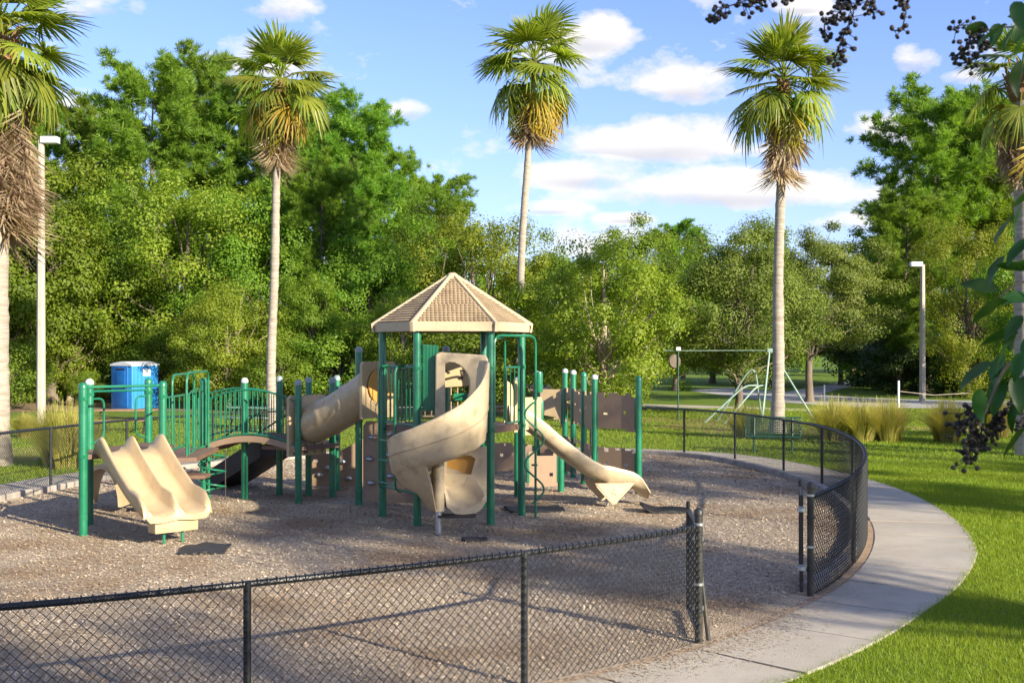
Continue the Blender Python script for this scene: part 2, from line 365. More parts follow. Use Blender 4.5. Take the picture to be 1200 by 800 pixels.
# ------------------------------------------------------------------ the fenced ring
RP = [(-3.3, 7.45), (-1.88, 8.18), (.1, 9.42), (1.75, 10.8), (3.33, 12.85), (4.42, 14.9), (5.33, 17.4), (5.9, 20), (6.16, 22.9), (5.95, 25.4), (5.4, 27.9),
      (4.44, 29.7), (2.3, 30.8), (-1, 31.1), (-4, 30.2), (-6.5, 28.2), (-8.3, 25.4), (-9.05, 22.6), (-9.4, 20.8), (-9.55, 17.5), (-9.2, 13.5), (-8.3, 9.8), (-6.8, 7.6), (-4.9, 6.95)]
ringp = np.array([[p.x, p.y] for p in catmull([(x, y, 0) for x, y in RP], 24, True)])
seg = np.linalg.norm(np.roll(ringp, -1, 0)-ringp, axis=1); cum = np.concatenate([[0], np.cumsum(seg)]); RL = cum[-1]
def ring(s, off=0.0):
    """point on the ring at arc length s, moved outward by off; arrays allowed"""
    s = np.mod(s, RL)
    X = np.concatenate([ringp, ringp[:1]])
    x = np.interp(s, cum, X[:, 0]); y = np.interp(s, cum, X[:, 1])
    e = .12; x2 = np.interp(np.mod(s+e, RL), cum, X[:, 0]); y2 = np.interp(np.mod(s+e, RL), cum, X[:, 1])
    x1 = np.interp(np.mod(s-e, RL), cum, X[:, 0]); y1 = np.interp(np.mod(s-e, RL), cum, X[:, 1])
    tx, ty = x2-x1, y2-y1; l = np.hypot(tx, ty); nx, ny = ty/l, -tx/l
    return x+nx*off, y+ny*off
def s_at(p): return cum[np.argmin(np.hypot(ringp[:, 0]-p[0], ringp[:, 1]-p[1]))]
RC = (-1.6, 19.4)
_s = np.linspace(0, RL, 900, endpoint=False)
def polar_table(off):
    x, y = ring(_s, off); a = np.arctan2(y-RC[1], x-RC[0]); r = np.hypot(x-RC[0], y-RC[1]); o = np.argsort(a)
    return np.concatenate([a[o]-2*PI, a[o], a[o]+2*PI]), np.concatenate([r[o]]*3)
def wout(s):
    """outer edge of the walk: narrower where it passes the gate"""
    d_ = np.minimum(np.mod(s-s_at((5.0, 16.2)), RL), np.mod(s_at((-2.5, 7.9))-s, RL)*0+1e9)
    g_ = np.mod(s-s_at((-4, 7.1)), RL); g1 = np.mod(s_at((5.0, 16.2))-s_at((-4, 7.1)), RL)
    return np.interp(g_, [0, g1*.72, g1, g1*1.5], [1.3, 1.25, 1.5, 1.5])
PT = {o: polar_table(o) for o in (-.2, 0, .22)}; PT['walk'] = polar_table(wout(_s)-.03)
def inside(x, y, off):
    a, r = PT[off]; return np.hypot(x-RC[0], y-RC[1]) < np.interp(np.arctan2(y-RC[1], x-RC[0]), a, r)

# ------------------------------------------------------------------ ground
mb = MB(); mb.add([(-3000, -3000, 0), (3000, -3000, 0), (3000, 3000, 0), (-3000, 3000, 0)], [(0, 1, 2, 3)])
tag(mb.build('lawn', m_lawn, smooth=0), kind='structure')
def flat(name, pts, z, m):
    bm = bmesh.new(); vs = [bm.verts.new((p[0], p[1], z)) for p in pts]; f = bm.faces.new(vs); bmesh.ops.triangulate(bm, faces=[f])
    me = bpy.data.meshes.new(name); bmesh.ops.recalc_face_normals(bm, faces=bm.faces); bm.to_mesh(me); bm.free()
    return tag(link(name, me, m), kind='structure')
ss = np.linspace(0, RL, 260, endpoint=False)
flat('dirt_verge', np.stack(ring(ss, wout(ss)-.02), 1), .004, m_dirt)
flat('mulch_bed', np.stack(ring(ss, .02), 1), .009, m_mulch)
def blob(px, py, rx, ry, seed, n=40):
    c_ = G(px, py); rnd = random.Random(seed); ph = [rnd.uniform(0, 6) for _ in range(4)]
    return [(c_.x+rx*math.cos(t)*(1+.12*math.sin(3*t+ph[0])+.07*math.sin(7*t+ph[1])), c_.y+ry*math.sin(t)*(1+.12*math.sin(2*t+ph[2])+.06*math.sin(9*t+ph[3]))) for t in [2*PI*i/n for i in range(n)]]
flat('bark_bed', blob(915, 501, 4.6, 3.0, 1), .005, m_bed)
flat('bark_bed', blob(-10, 533, 2.2, 2.6, 2), .005, m_bed)
flat('bark_bed', blob(760, 492, 4.0, 1.6, 4), .005, m_bed)
flat('bark_bed', blob(317, 503, 2.4, 2.4, 5), .005, m_bed)
flat('bark_bed', blob(1145, 503, 2.4, 1.6, 6), .005, m_bed)
flat('pine_straw_ground', [(-60, 51), (-34, 51), (-24, 50.5), (-17, 52), (-11, 51), (-6, 50), (-2, 50), (2, 52), (3, 62), (10, 92), (-60, 100)], .006, m_straw)

# sidewalk of concrete slabs around the ring
walk = bpy.data.objects.new('sidewalk', None); COL.objects.link(walk); walk.location = (3.2, 11.6, 0); walk['kind'] = 'structure'
nsl = 50; dl = RL/nsl; s0 = s_at((3.33, 12.85))-.25; rnd = random.Random(3)
for i in range(nsl):
    a = s0+i*dl+.016; b_ = s0+(i+1)*dl-.016; sv_ = np.linspace(a, b_, 7)
    near = not (s_at((3.6, 13.4)) < (a % RL) < s_at((5.6, 18.5)))
    xi, yi = ring(sv_, .13); xo, yo = ring(sv_, wout(sv_)); z = .016+rnd.uniform(-.004, .004); tl = rnd.uniform(-.004, .004); e = .012
    xi2, yi2 = ring(sv_, .13+e); xo2, yo2 = ring(sv_, wout(sv_)-e)
    secs = [[(xi[j], yi[j], -.06), (xi[j], yi[j], z-.01+tl), (xi2[j], yi2[j], z+tl), (xo2[j], yo2[j], z-tl), (xo[j], yo[j], z-.01-tl), (xo[j], yo[j], -.06)] for j in range(7)]
    MB().loft(secs).build('slab', m_conc, walk)
# concrete kerb in pieces, from the gate round the back
kerb = bpy.data.objects.new('kerb', None); COL.objects.link(kerb); kerb.location = (4.4, 14.9, 0); kerb['kind'] = 'structure'
sa, sb = s_at((3.33, 12.85))+.15, s_at((-8.3, 9.8)); nk = int((sb-sa)/2.4); rnd = random.Random(4)
for i in range(nk):
    a = sa+(sb-sa)*i/nk+.008; b_ = sa+(sb-sa)*(i+1)/nk-.008; sv_ = np.linspace(a, b_, 6); h = .12+rnd.uniform(-.005, .005)
    x0, y0 = ring(sv_, -.17); x1, y1 = ring(sv_, -.155); x2, y2 = ring(sv_, -.04); x3, y3 = ring(sv_, -.03)
    MB().loft([[(x0[j], y0[j], -.05), (x0[j], y0[j], h-.015), (x1[j], y1[j], h), (x2[j], y2[j], h), (x3[j], y3[j], h-.012), (x3[j], y3[j], -.05)] for j in range(6)]).build('kerb_stone', m_kerb, kerb)
# far road, its branch and a footway beyond the lawn
flat('road', [G(*p) for p in [(806, 457.5), (850, 454), (920, 459), (1009, 466), (1107, 469), (1400, 473), (1400, 488), (1107, 478.5), (1009, 478), (920, 471.5), (850, 463.5)]], .012, m_road)
flat('road_branch', [G(*p) for p in [(918, 459.5), (960, 452.5), (1000, 444.5), (1016, 437), (1034, 437), (1026, 446), (992, 454), (955, 463)]], .008, m_road)
flat('footway', [G(*p) for p in [(660, 471.5), (800, 474.5), (960, 479.5), (960, 482.5), (800, 477.5), (660, 474)]], .008, m_conc)

# loose wood chips on the bed
rs = np.random.RandomState(5)
N = 360000
yy = 7.0*(31.5/7.0)**rs.rand(N); xx = rs.uniform(-1, 1, N)*np.minimum(yy*.47+1.5, 11)
ok = inside(xx, yy, -.2); xx, yy = xx[ok], yy[ok]; N = len(xx)
ln = rs.uniform(.006, .017, N)*(.75+yy/24); wd = ln*rs.uniform(.18, .42, N); az = rs.uniform(0, PI, N); tilt = rs.normal(0, .28, N); zz = .011+rs.rand(N)**2*.022
d = np.stack([np.cos(az)*np.cos(tilt), np.sin(az)*np.cos(tilt), np.sin(tilt)], 1); w = np.stack([-np.sin(az), np.cos(az), rs.normal(0, .35, N)], 1)
c0 = np.stack([xx, yy, zz], 1)
V = np.stack([c0-d*ln[:, None]-w*wd[:, None]*.6, c0+d*ln[:, None]-w*wd[:, None], c0+d*ln[:, None]*.8+w*wd[:, None], c0-d*ln[:, None]*1.1+w*wd[:, None]*.7], 1).reshape(-1, 3)
N2 = 5200; sl_ = SRg = s_at((1.75, 10.8))+rs.normal(0, 2.2, N2); of_ = .04+np.abs(rs.normal(0, .28, N2)); x2, y2 = ring(sl_, of_)
az = rs.uniform(0, PI, N2); ln = rs.uniform(.006, .02, N2); d = np.stack([np.cos(az), np.sin(az), 0*az], 1); w = np.stack([-np.sin(az), np.cos(az), 0*az], 1); c0 = np.stack([x2, y2, .022+rs.rand(N2)*.008], 1)
V = np.concatenate([V, np.stack([c0-d*ln[:, None]-w*ln[:, None]*.3, c0+d*ln[:, None]-w*ln[:, None]*.25, c0+d*ln[:, None]+w*ln[:, None]*.3, c0-d*ln[:, None]+w*ln[:, None]*.25], 1).reshape(-1, 3)]); N += N2
tag(link('wood_chips', npmesh('wood_chips', V, np.arange(4*N).reshape(-1, 4)), m_chip), 'loose grey brown wood chips covering the play area', 'mulch', kind='stuff')

# lawn blades
def blades(N, x, y, hmin, hmax, wid, rs):
    az = rs.uniform(0, 2*PI, N); h = rs.uniform(hmin, hmax, N); lean = rs.uniform(.1, .9, N)*h; la = rs.uniform(0, 2*PI, N)
    bx, by = np.cos(az)*wid, np.sin(az)*wid
    V = np.stack([np.stack([x-bx, y-by, np.zeros(N)-.004], 1), np.stack([x+bx, y+by, np.zeros(N)-.004], 1), np.stack([x+np.cos(la)*lean, y+np.sin(la)*lean, h], 1)], 1)
    return V
parts = []
N = 420000; y = 5+23*rs.rand(N)**1.15; x = rs.uniform(1.5, 1, N)*0+rs.rand(N)*(y*.444+2.2-1.5)+1.5
ok = ~inside(x+rs.normal(0, .045, len(x)), y+rs.normal(0, .045, len(x)), 'walk'); x, y = x[ok], y[ok]; N = len(x); dd = y/10
parts.append(blades(N, x, y, .025, .062, .0030*np.maximum(.8, dd), rs))
N = 330000; y = 17*(62/17)**rs.rand(N); x = rs.uniform(-1, 1, N)*(y*.46+1.5)
ok = ~inside(x+rs.normal(0, .045, len(x)), y+rs.normal(0, .045, len(x)), 'walk') & ~((y > 46) & (x < 0)) & (y < 54); x, y = x[ok], y[ok]
parts.append(blades(len(x), x, y, .035, .085, .0042*y/12, rs))
V = np.concatenate(parts).reshape(-1, 3)
tag(link('lawn_grass', npmesh('lawn_grass', V, np.arange(len(V)).reshape(-1, 3)), L_grass), 'short bright green mown grass of the lawn', 'grass', kind='stuff')

# ------------------------------------------------------------------ chain link fence with its two open gate leaves
SR = s_at((3.33, 12.85)); SL = s_at((1.75, 10.8))+RL
def fence_h(s):
    x, y = ring(s); return np.clip(1.09+(y-12)*.016, 1.09, 1.22)
fence = thing('chain_link_fence', 'black chain link fence curving all around the playground', 'fence', (3.33, 12.85, 0))
def wires(S, top, off, wid=.036, rad=.0033, zb=.03, flatpos=None):
    """zigzag chain link wires standing at arc lengths S"""
    out_v = []; nseg = int((top.max()+.03-zb)/wid)+1
    zs = np.arange(nseg+1)
    par = (np.arange(len(S)) % 2)
    Z = (top[:, None]+.026)-zs[None, :]*wid                                   # from the top down
    Sx = S[:, None]+wid*((zs[None, :]+par[:, None]) % 2)
    Z = np.maximum(Z, zb)
    X, Y = (flatpos or ring)(Sx, off+.002*np.where((zs[None, :] % 2) == 0, 1, -1))
    P = np.stack([X, Y, Z], 2)                                                # wires, points, 3
    X2, Y2 = (flatpos or ring)(Sx+.01, off); t = np.stack([X2-X, Y2-Y, 0*X], 2); t /= np.linalg.norm(t, axis=2, keepdims=True)+1e-9
    nrm = np.stack([t[:, :, 1], -t[:, :, 0], 0*X], 2)
    ringv = [P+t*rad*1.2, P-t*rad*.6+nrm*rad*1.1, P-t*rad*.6-nrm*rad*1.1]
    Vv = np.stack(ringv, 2)                                                   # w, p, 3, 3
    w_, p_ = P.shape[:2]; idx = np.arange(w_*p_*3).reshape(w_, p_, 3)
    F = []
    for j in range(3): F.append(np.stack([idx[:, :-1, j], idx[:, :-1, (j+1) % 3], idx[:, 1:, (j+1) % 3], idx[:, 1:, j]], -1).reshape(-1, 4))
    return Vv.reshape(-1, 3), np.concatenate(F)
post_s = [SR]+[s_at(p) for p in [(4.42, 14.9), (5.33, 17.4), (5.87, 19.9), (6.16, 22.9), (5.95, 25.3), (5.42, 27.9), (4.44, 29.7)]]
nxt = s_at((-9.05, 22.6)); last = post_s[-1]; n = 7
post_s += [last+(nxt-last)*i/n for i in range(1, n+1)]
last = nxt; nxt = s_at((-1.88, 8.18))+RL; n = 8
post_s += [last+(nxt-last)*i/n for i in range(1, n+1)]
post_s += [s_at((.1, 9.42))+RL, SL]
for i, s in enumerate(post_s):
    x, y = [float(q_) for q_ in ring(s)]; h = float(fence_h(s)); end = i in (0, len(post_s)-1); r = .038 if end else .029
    mb = MB()
    if end:
        mb.lathe([(r, 0), (r, h+.11), (r+.006, h+.115), (r+.006, h+.15), (r*.7, h+.175), (.004, h+.185)], (x, y, 0), 14)
        po = mb.build('terminal_post', m_blackpost, fence)
        for zc in (h+.03, h*.80, .30, .56): MB().lathe([(r-.002, zc-.012), (r+.008, zc-.012), (r+.008, zc+.012), (r-.002, zc+.012)], (x, y, 0), 14).build('clamp_band', m_steel if (zc == .56 or zc > h) else m_black, po)
    else:
        mb.lathe([(r, 0), (r, h-.02), (r+.004, h-.02), (r+.004, h+.012), (r*.6, h+.02)], (x, y, 0), 12); mb.build('post', m_black, fence)
ss = np.arange(SR, SL, .25); ss = np.append(ss, SL); X, Y = ring(ss); hh = fence_h(ss)
MB().tube([(X[i], Y[i], hh[i]) for i in range(len(ss))], .0245, 10).build('top_rail', m_black, fence)
for a, b_ in zip(post_s[:-1], post_s[1:]):
    S = np.arange(a+.03, b_-.01, .036); Vv, F = wires(S, fence_h(S), .034)
    o = link('mesh_panel', npmesh('mesh_panel', Vv, F), m_black, fence); o['kind'] = 'stuff'
    kn = MB(); Sk = np.arange(a+.066, b_-.01, .072); kx, ky = ring(Sk, .0); ox, oy = ring(Sk, .03); hk = fence_h(Sk)
    for j in range(len(Sk)):
        if oy[j] > 24: break
        kn.tube([(ox[j], oy[j], hk[j]-.012), (ox[j]*.95+kx[j]*.05, oy[j]*.95+ky[j]*.05, hk[j]+.022), (kx[j]*.5+ox[j]*.5, ky[j]*.5+oy[j]*.5, hk[j]+.034), (kx[j]*1.2-ox[j]*.2, ky[j]*1.2-oy[j]*.2, hk[j]+.032)], [.003, .0055, .0065, .004], 4)
    if kn.v: o = kn.build('wire_knuckles', m_black, fence); o['kind'] = 'stuff'
# leaning stake tied to the end post on the left
x, y = [float(q_) for q_ in ring(SL)]
MB().tube([(x+.10, y+.03, 0), (x+.035, y+.06, .62), (x+.02, y+.06, .75)], .022, 8).build('stake', m_blackpost, fence)
def gate_leaf(hx, hy, ang, length, h, hinge_s):
    d_ = Vector((math.cos(ang), math.sin(ang), 0)); p = Vector((hx, hy, 0)); fr = MB()
    fr.tube([p+d_*.09+Vector((0, 0, .05)), p+d_*.09+Vector((0, 0, h+.03))], .021, 8); fr.tube([p+d_*length+Vector((0, 0, .05)), p+d_*length+Vector((0, 0, h+.08))], .021, 8)
    for z in (.07, h-.01): fr.tube([p+d_*.09+Vector((0, 0, z)), p+d_*length+Vector((0, 0, z))], .019, 8)
    g_ = fr.build('gate', m_black, fence)
    fp = lambda S, off: (hx+d_.x*S+d_.y*off, hy+d_.y*S-d_.x*off)
    S = np.arange(.11, length-.03, .036); Vv, F = wires(S, np.full(len(S), h-.03), .0, zb=.08, flatpos=fp)
    o = link('mesh_panel', npmesh('mesh_panel', Vv, F), m_black, g_); o['kind'] = 'stuff'
    for z in (.33, h-.12):
        hb = MB(); hb.lathe([(.044, -.02), (.05, -.02), (.05, .02), (.044, .02)], (hx, hy, z), 12); hb.lathe([(.023, -.028), (.029, -.028), (.029, .028), (.023, .028)], p+d_*.09+Vector((0, 0, z)), 12); hb.box(p+d_*.055+Vector((0, 0, z)), (.05, .03, .04), Matrix.Rotation(ang, 3, 'Z')); hb.build('hinge', m_steel, g_)
x, y = [float(q_) for q_ in ring(SR)]; gate_leaf(x-.115, y-.06, math.atan2(y, x-.115)+R(.6), 1.2, 1.1, SR)
x, y = [float(q_) for q_ in ring(SL)]; gate_leaf(x+.0, y+.03, R(86.0), 1.15, 1.1, SL)

# ------------------------------------------------------------------ playground structure
play = thing('playground_structure', 'green and tan playground structure with hexagonal roofed tower, slides and arched bridge', 'playground', (-1.0, 19.04, 0))
PR = .062
def post(x, y, h, m=None, r=PR, cap='dome'):
    o = MB().lathe([(r, 0), (r, h-.02), (r*.96, h)], (x, y, 0), 18).build('post', m or m_green, play)
    if cap == 'white': MB().lathe([(r+.005, h-.05), (r+.006, h-.01), (r*.85, h+.022), (r*.5, h+.038), (.004, h+.043)], (x, y, 0), 18).build('cap', m_capw, o)
    if cap == 'dome': MB().lathe([(r+.005, h-.06), (r+.006, h-.01), (r*.85, h+.022), (r*.5, h+.038), (.004, h+.043)], (x, y, 0), 18).build('cap', m_cap, o)
    if cap == 'green': MB().lathe([(r+.005, h-.06), (r+.006, h-.01), (r*.85, h+.022), (r*.5, h+.038), (.004, h+.043)], (x, y, 0), 18).build('cap', m_green, o)
    return o
def clamp(o, x, y, *zs):
    for z in zs:
        c_ = MB(); c_.lathe([(PR-.002, z-.035), (PR+.010, z-.032), (PR+.010, z+.032), (PR-.002, z+.035)], (x, y, 0), 16); c_.box((x+.035, y-.055, z), (.03, .03, .03))
        c_.build('clamp', m_green, o)
def barpart(par, x, y, z0, z1, r=.0095):
    key = 'bar_mesh'
    me = bpy.data.meshes.get(key)
    if me is None: me = MB().lathe([(.0095, 0), (.0095, 1)], (0, 0, 0), 6).mesh(key); me.materials.append(m_green)
    o = bpy.data.objects.new('bar', me); COL.objects.link(o); o.parent = par; o.location = (x, y, z0); o.scale = (r/.0095, r/.0095, z1-z0)
def railing(a, b_, z0, z1, n, archt=0, name='railing', rt=.017, ends=True, zb=None):
    """barred barrier between plan points a and b"""
    a = Vector((*a, 0)); b_ = Vector((*b_, 0)); zb = z0 if zb is None else zb
    f = lambda t, za, zc: a.lerp(b_, t)+Vector((0, 0, za+(zc-za)*t+archt*4*t*(1-t)))
    dzz = zb-z0
    mb = MB(); T = [i/14 for i in range(15)]
    mb.tube([f(t, z1, z1+dzz) for t in T], rt, 8); mb.tube([f(t, z0+.05, zb+.05) for t in T], rt, 8)
    if ends:
        for t in (0, 1): mb.tube([f(t, z0+.05, zb+.05), f(t, z1, z1+dzz)], rt, 8)
    o = mb.build(name, m_green, play)
    for i in range(1, n):
        t = i/n; p = f(t, z0+.05, zb+.05); p2 = f(t, z1, z1+dzz); barpart(o, p.x, p.y, p.z, p2.z)
    return o
def hoop(pts, r=.019, name='hand_loop', rad=.12, m=None, par=None):
    return MB().tube(bend(pts, rad), r, 8).build(name, m or m_green, par or play)
def deck(poly, z, th=.06, m=None):
    n = len(poly); o = MB().plate([(p[0], p[1]) for p in poly], [], th, (0, 0, z-th/2), (1, 0, 0), (0, 1, 0)).build('deck', m or m_deck, play)
    return o
# hexagonal tower
CX, CY, HR, TH = -.985, 19.04, 1.147, R(4.4); DZ = 1.52
hexc = [(CX+HR*math.cos(TH+k*PI/3), CY+HR*math.sin(TH+k*PI/3)) for k in range(6)]
pR, pBR, pBL, pL, pFL, pFR = hexc
for (x, y) in hexc:
    o = post(x, y, 3.07, cap=None); clamp(o, x, y, DZ-.02, DZ+.95)
deck([(CX+(p[0]-CX)*.98, CY+(p[1]-CY)*.98) for p in hexc], DZ, .09)
# roof: six panels with scalloped shingles, ridge ribs and fascia
RE, ZE, ZT = 1.29, 3.17, 4.0
ec = [Vector((CX+RE*math.cos(TH+k*PI/3), CY+RE*math.sin(TH+k*PI/3), ZE)) for k in range(6)]; apex = Vector((CX, CY, ZT))
roof = bpy.data.objects.new('roof', MB().lathe([(.10, ZT-.075), (.085, ZT), (.05, ZT+.025), (.004, ZT+.03)], (CX, CY, 0), 12).mesh('roof')); COL.objects.link(roof)
roof.data.materials.append(m_roof); roof.parent = play; roof.matrix_parent_inverse = play.matrix_basis.inverted()
for k_ in range(6):
    a, b_ = ec[k_], ec[(k_+1) % 6]; nrm = (b_-a).cross(apex-a).normalized()
    if nrm.z < 0: nrm = -nrm
    dn = nrm*-.03
    MB().add([a, b_, apex, a+dn, b_+dn, apex+dn], [(0, 1, 2), (3, 5, 4), (0, 3, 4, 1), (1, 4, 5, 2), (2, 5, 3, 0)]).build('roof_panel', m_shingle, roof)
    sh = MB(); mid = (a+b_)/2; U = (b_-a).normalized(); V = (apex-mid); Ln = V.length; V = V.normalized(); rows = 19; rh = (Ln-.10)/rows
    for r_ in range(rows):
        v0 = .075+r_*rh; half = (b_-a).length/2*(1-(v0+rh*.4)/Ln)-.03; n_ = max(1, int(round(2*half/.066)))
        for c_ in range(n_+(r_ % 2)):
            w_ = 2*half/n_; uu = -half+w_*(c_+.5)-(w_/2 if r_ % 2 else 0); uu = min(max(uu, -half+w_*.2), half-w_*.2)
            prof = [(-.5, .75), (-.5, .15), (-.36, -.22), (0, -.42), (.36, -.22), (.5, .15), (.5, .75)]
            top_ = [mid+U*(uu+p_[0]*w_*.94)+V*(v0+p_[1]*rh)+nrm*(.024-.021*(p_[1]+.42)/1.17) for p_ in prof]; bot_ = [p_-nrm*.010 for p_ in top_]
            sh.add(top_+bot_, [(0, 1, 2, 3, 4, 5, 6)]+[(i, i+7, i+8, i+1) for i in range(6)])
    o = sh.build('shingles', m_shingle, roof, smooth=0); o['kind'] = 'stuff'
    fo = (a+b_)/2-Vector((CX, CY, ZE)); fo.z = 0; fo.normalize(); th_ = .035
    MB().add([a+Vector((0, 0, .02)), b_+Vector((0, 0, .02)), b_-Vector((0, 0, .125)), a-Vector((0, 0, .125)), a-fo*th_+Vector((0, 0, .0)), b_-fo*th_, b_-fo*th_-Vector((0, 0, .125)), a-fo*th_-Vector((0, 0, .125))],
             [(0, 1, 2, 3), (4, 7, 6, 5), (0, 4, 5, 1), (3, 2, 6, 7)]).build('fascia', m_roof, roof)
    dr = (apex-a); out2 = Vector((a.x-CX, a.y-CY, 0)).normalized(); sd = Vector((-out2.y, out2.x, 0)); secs = []
    for (pt, w_, hgt) in ((a+out2*.012-Vector((0, 0, .132)), .042, .02), (a+out2*.03+Vector((0, 0, -.01)), .042, .032), (a.lerp(apex, .06), .038, .042), (a.lerp(apex, .95), .030, .042)):
        nn = (Vector((0, 0, 1))*.8+out2*.6).normalized() if pt.z > ZE-.1 else out2
        secs.append([pt-sd*w_-nn*.02, pt-sd*w_*.8+nn*hgt*.75, pt+nn*hgt, pt+sd*w_*.8+nn*hgt*.75, pt+sd*w_-nn*.02])
    MB().loft(secs).build('ridge_rib', m_roof, roof)
# barriers on the tower
railing(pL, pFL, DZ, DZ+.96, 9)
railing(pBL, pL, DZ, DZ+.96, 9)
la = Vector((*pL, 0)).lerp(Vector((*pFL, 0)), .15); lb = Vector((*pL, 0)).lerp(Vector((*pFL, 0)), .62); off = Vector((-.12, -.16, 0))
hoop([la+Vector((0, 0, DZ+.98)), la+off+Vector((0, 0, DZ+.96)), la+off+Vector((0, 0, .55)), la+off*.3+Vector((0, 0, .5))])
hoop([lb+Vector((0, 0, DZ+.98)), lb+off+Vector((0, 0, DZ+.96)), lb+off+Vector((0, 0, .55)), lb+off*.3+Vector((0, 0, .5))])
rg = MB()
for z in (.62, .98, 1.3): MB().tube([la+off+Vector((0, 0, z)), lb+off+Vector((0, 0, z))], .016, 8).build('ladder_rung', m_green, play)
MB().tube([Vector((*pL, .52)), Vector((*pFL, .50))], .019, 8).build('cross_bar', m_green, play)
# rear music panel seen through the slide hood, with bars under it
def ub(p, q_): d_ = Vector((q_[0]-p[0], q_[1]-p[1], 0)); return d_.normalized(), d_.length
Ud, Lm = ub(pBL, pBR); o_ = Vector((*pBL, DZ))
MB().plate([(.1, .56), (Lm-.1, .62), (Lm-.1, 1.02), (.1, 1.02)], [], .03, o_, Ud, (0, 0, 1)).build('music_panel', m_tan, play)
mp_ = bpy.data.objects['music_panel']
for (cu, cv, s_) in ((.48, .78, 1.0), (.78, .80, .9)):
    nt = MB(); face = o_-Vector((-Ud.y, Ud.x, 0))*.022; P2 = lambda a_, b2: face+Ud*(cu+a_*s_)+Vector((0, 0, cv+b2*s_))
    nrmv = Vector((-Ud.y, Ud.x, 0))*-.008
    def ell(a0, b0, rx, ry):
        pts = [P2(a0+rx*math.cos(t), b0+ry*math.sin(t)) for t in [2*PI*i/12 for i in range(12)]]; nt.add(pts+[p+nrmv for p in pts], [tuple(range(12, 24)), tuple(range(12))[::-1]]+[(i, (i+1) % 12, 12+(i+1) % 12, 12+i) for i in range(12)])
    ell(-.05, -.07, .035, .026); nt.box((P2(-.022, .01)+nrmv/2), (.014, .01, .16), Matrix.Rotation(R(-12), 3, 'Y')); nt.box(P2(.025, .075)+nrmv/2, (.10, .01, .02), Matrix.Rotation(R(14), 3, 'Y')); ell(.055, .055, .022, .018)
    nt.build('music_note', m_dark, mp_)
o = MB().tube([o_+Ud*.06+Vector((0, 0, .08)), o_+Ud*(Lm-.06)+Vector((0, 0, .08))], .017, 8).build('railing', m_tan, play)
bt = MB()
for i in range(9): p_ = o_+Ud*(.12+i*(Lm-.24)/8); MB().tube([p_+Vector((0, 0, .08)), p_+Vector((0, 0, .58))], .014, 6).build('bar', m_brown, mp_)
MB().plate(arc_rect(.26, .12, .02), [], .03, o_+Ud*.75+Vector((.0, -.05, .42)), Ud, (0, 0, 1)).build('play_tag', m_green, play)
# solid green sheet beside the slide hood
Uf, Lf = ub(pFL, pFR); of = Vector((*pFL, 0)); Vz = Vector((0, 0, 1))
MB().plate([(.08, 1.80), (.33, 1.80), (.33, 2.82), (.08, 2.84)], [], .02, of, Uf, Vz).build('corrugated_sheet', m_green, play)
cs = MB()
for i in range(5): p_ = of+Uf*(.10+.05*i); cs.box(p_+Vector((0, -.014, 2.32)), (.018, .012, 1.0))
cs.build('sheet_ribs', m_green, bpy.data.objects['corrugated_sheet'])
# slide hood: moulded panel with a D shaped opening
hole = [(.46, 1.86), (.46, 2.56)]+[(.46+.38*math.sin(t)*(.9 if t < PI/2 else 1), 2.20+.38*math.cos(t)) for t in [PI*(.12+.76*i/14) for i in range(15)]]
hole = [(.44, 1.62), (.44, 2.54)]+[(.50+.32*math.sin(t), 2.18+.38*math.cos(t)) for t in [PI*(.02+.9*i/14) for i in range(15)]]+[(.50, 1.62)]
outer = [(.28, 1.45), (1.10, 1.45), (1.11, 2.60), (1.08, 2.67), (.36, 2.72), (.29, 2.68)]
hd = MB().plate(outer, [hole], .11, of+Vector((0, -.10, 0)), Uf, Vz).build('slide_hood', m_tandirty, play)
bvm = hd.modifiers.new('bevel', 'BEVEL'); bvm.width = .022; bvm.segments = 2; bvm.limit_method = 'ANGLE'
# spiral slide around its own steel pole
AX, AY = -1.09, 17.12
def spiral():
    secs = []; n = 90; a0, a1 = 88, -352
    for i in range(n+1):
        t = i/n; a = R(a0+(a1-a0)*t); deg = a0+(a1-a0)*t
        fz = np.interp(-deg, [-88, -50, 0, 90, 180, 270, 352], [1.53, 1.50, 1.43, 1.20, .93, .66, .40])
        wh = np.interp(-deg, [-88, -46, -38, 0, 30, 60, 90, 120, 180, 240, 352], [.10, .16, 1.12, 1.14, .90, .70, .58, .51, .47, .40, .16])
        ih = np.interp(-deg, [-88, 0, 270, 352], [.10, .16, .20, .18])
        ri = np.interp(-deg, [-88, 0, 300, 352], [.10, .07, .07, .10]); ro = np.interp(-deg, [-88, 0, 300, 352], [.74, .70, .70, .66])
        ax = AX; ay = AY
        P = lambda r, z: Vector((ax+r*math.cos(a), ay+r*math.sin(a), z))
        th_ = .03
        top = [P(ri, fz+ih), P(ri+.05, fz+ih-.02), P(ri+.09, fz+.05), P(ri+.18, fz), P((ri+ro)/2, fz-.02), P(ro-.18, fz), P(ro-.08, fz+.06), P(ro-.03, fz+wh*.5), P(ro, fz+wh-.02), P(ro+.03, fz+wh)]
        bot = [P(ro+.06, fz+wh-.02), P(ro+.045, fz+wh*.5), P(ro+.0, fz), P(ro-.10, fz-.085), P((ri+ro)/2, fz-.10), P(ri+.14, fz-.09), P(ri+.02, fz+.02)]
        secs.append(top+bot)
    return MB().loft(secs)
sp = spiral().build('spiral_slide', m_tandirty, play, smooth=50)
seam = []
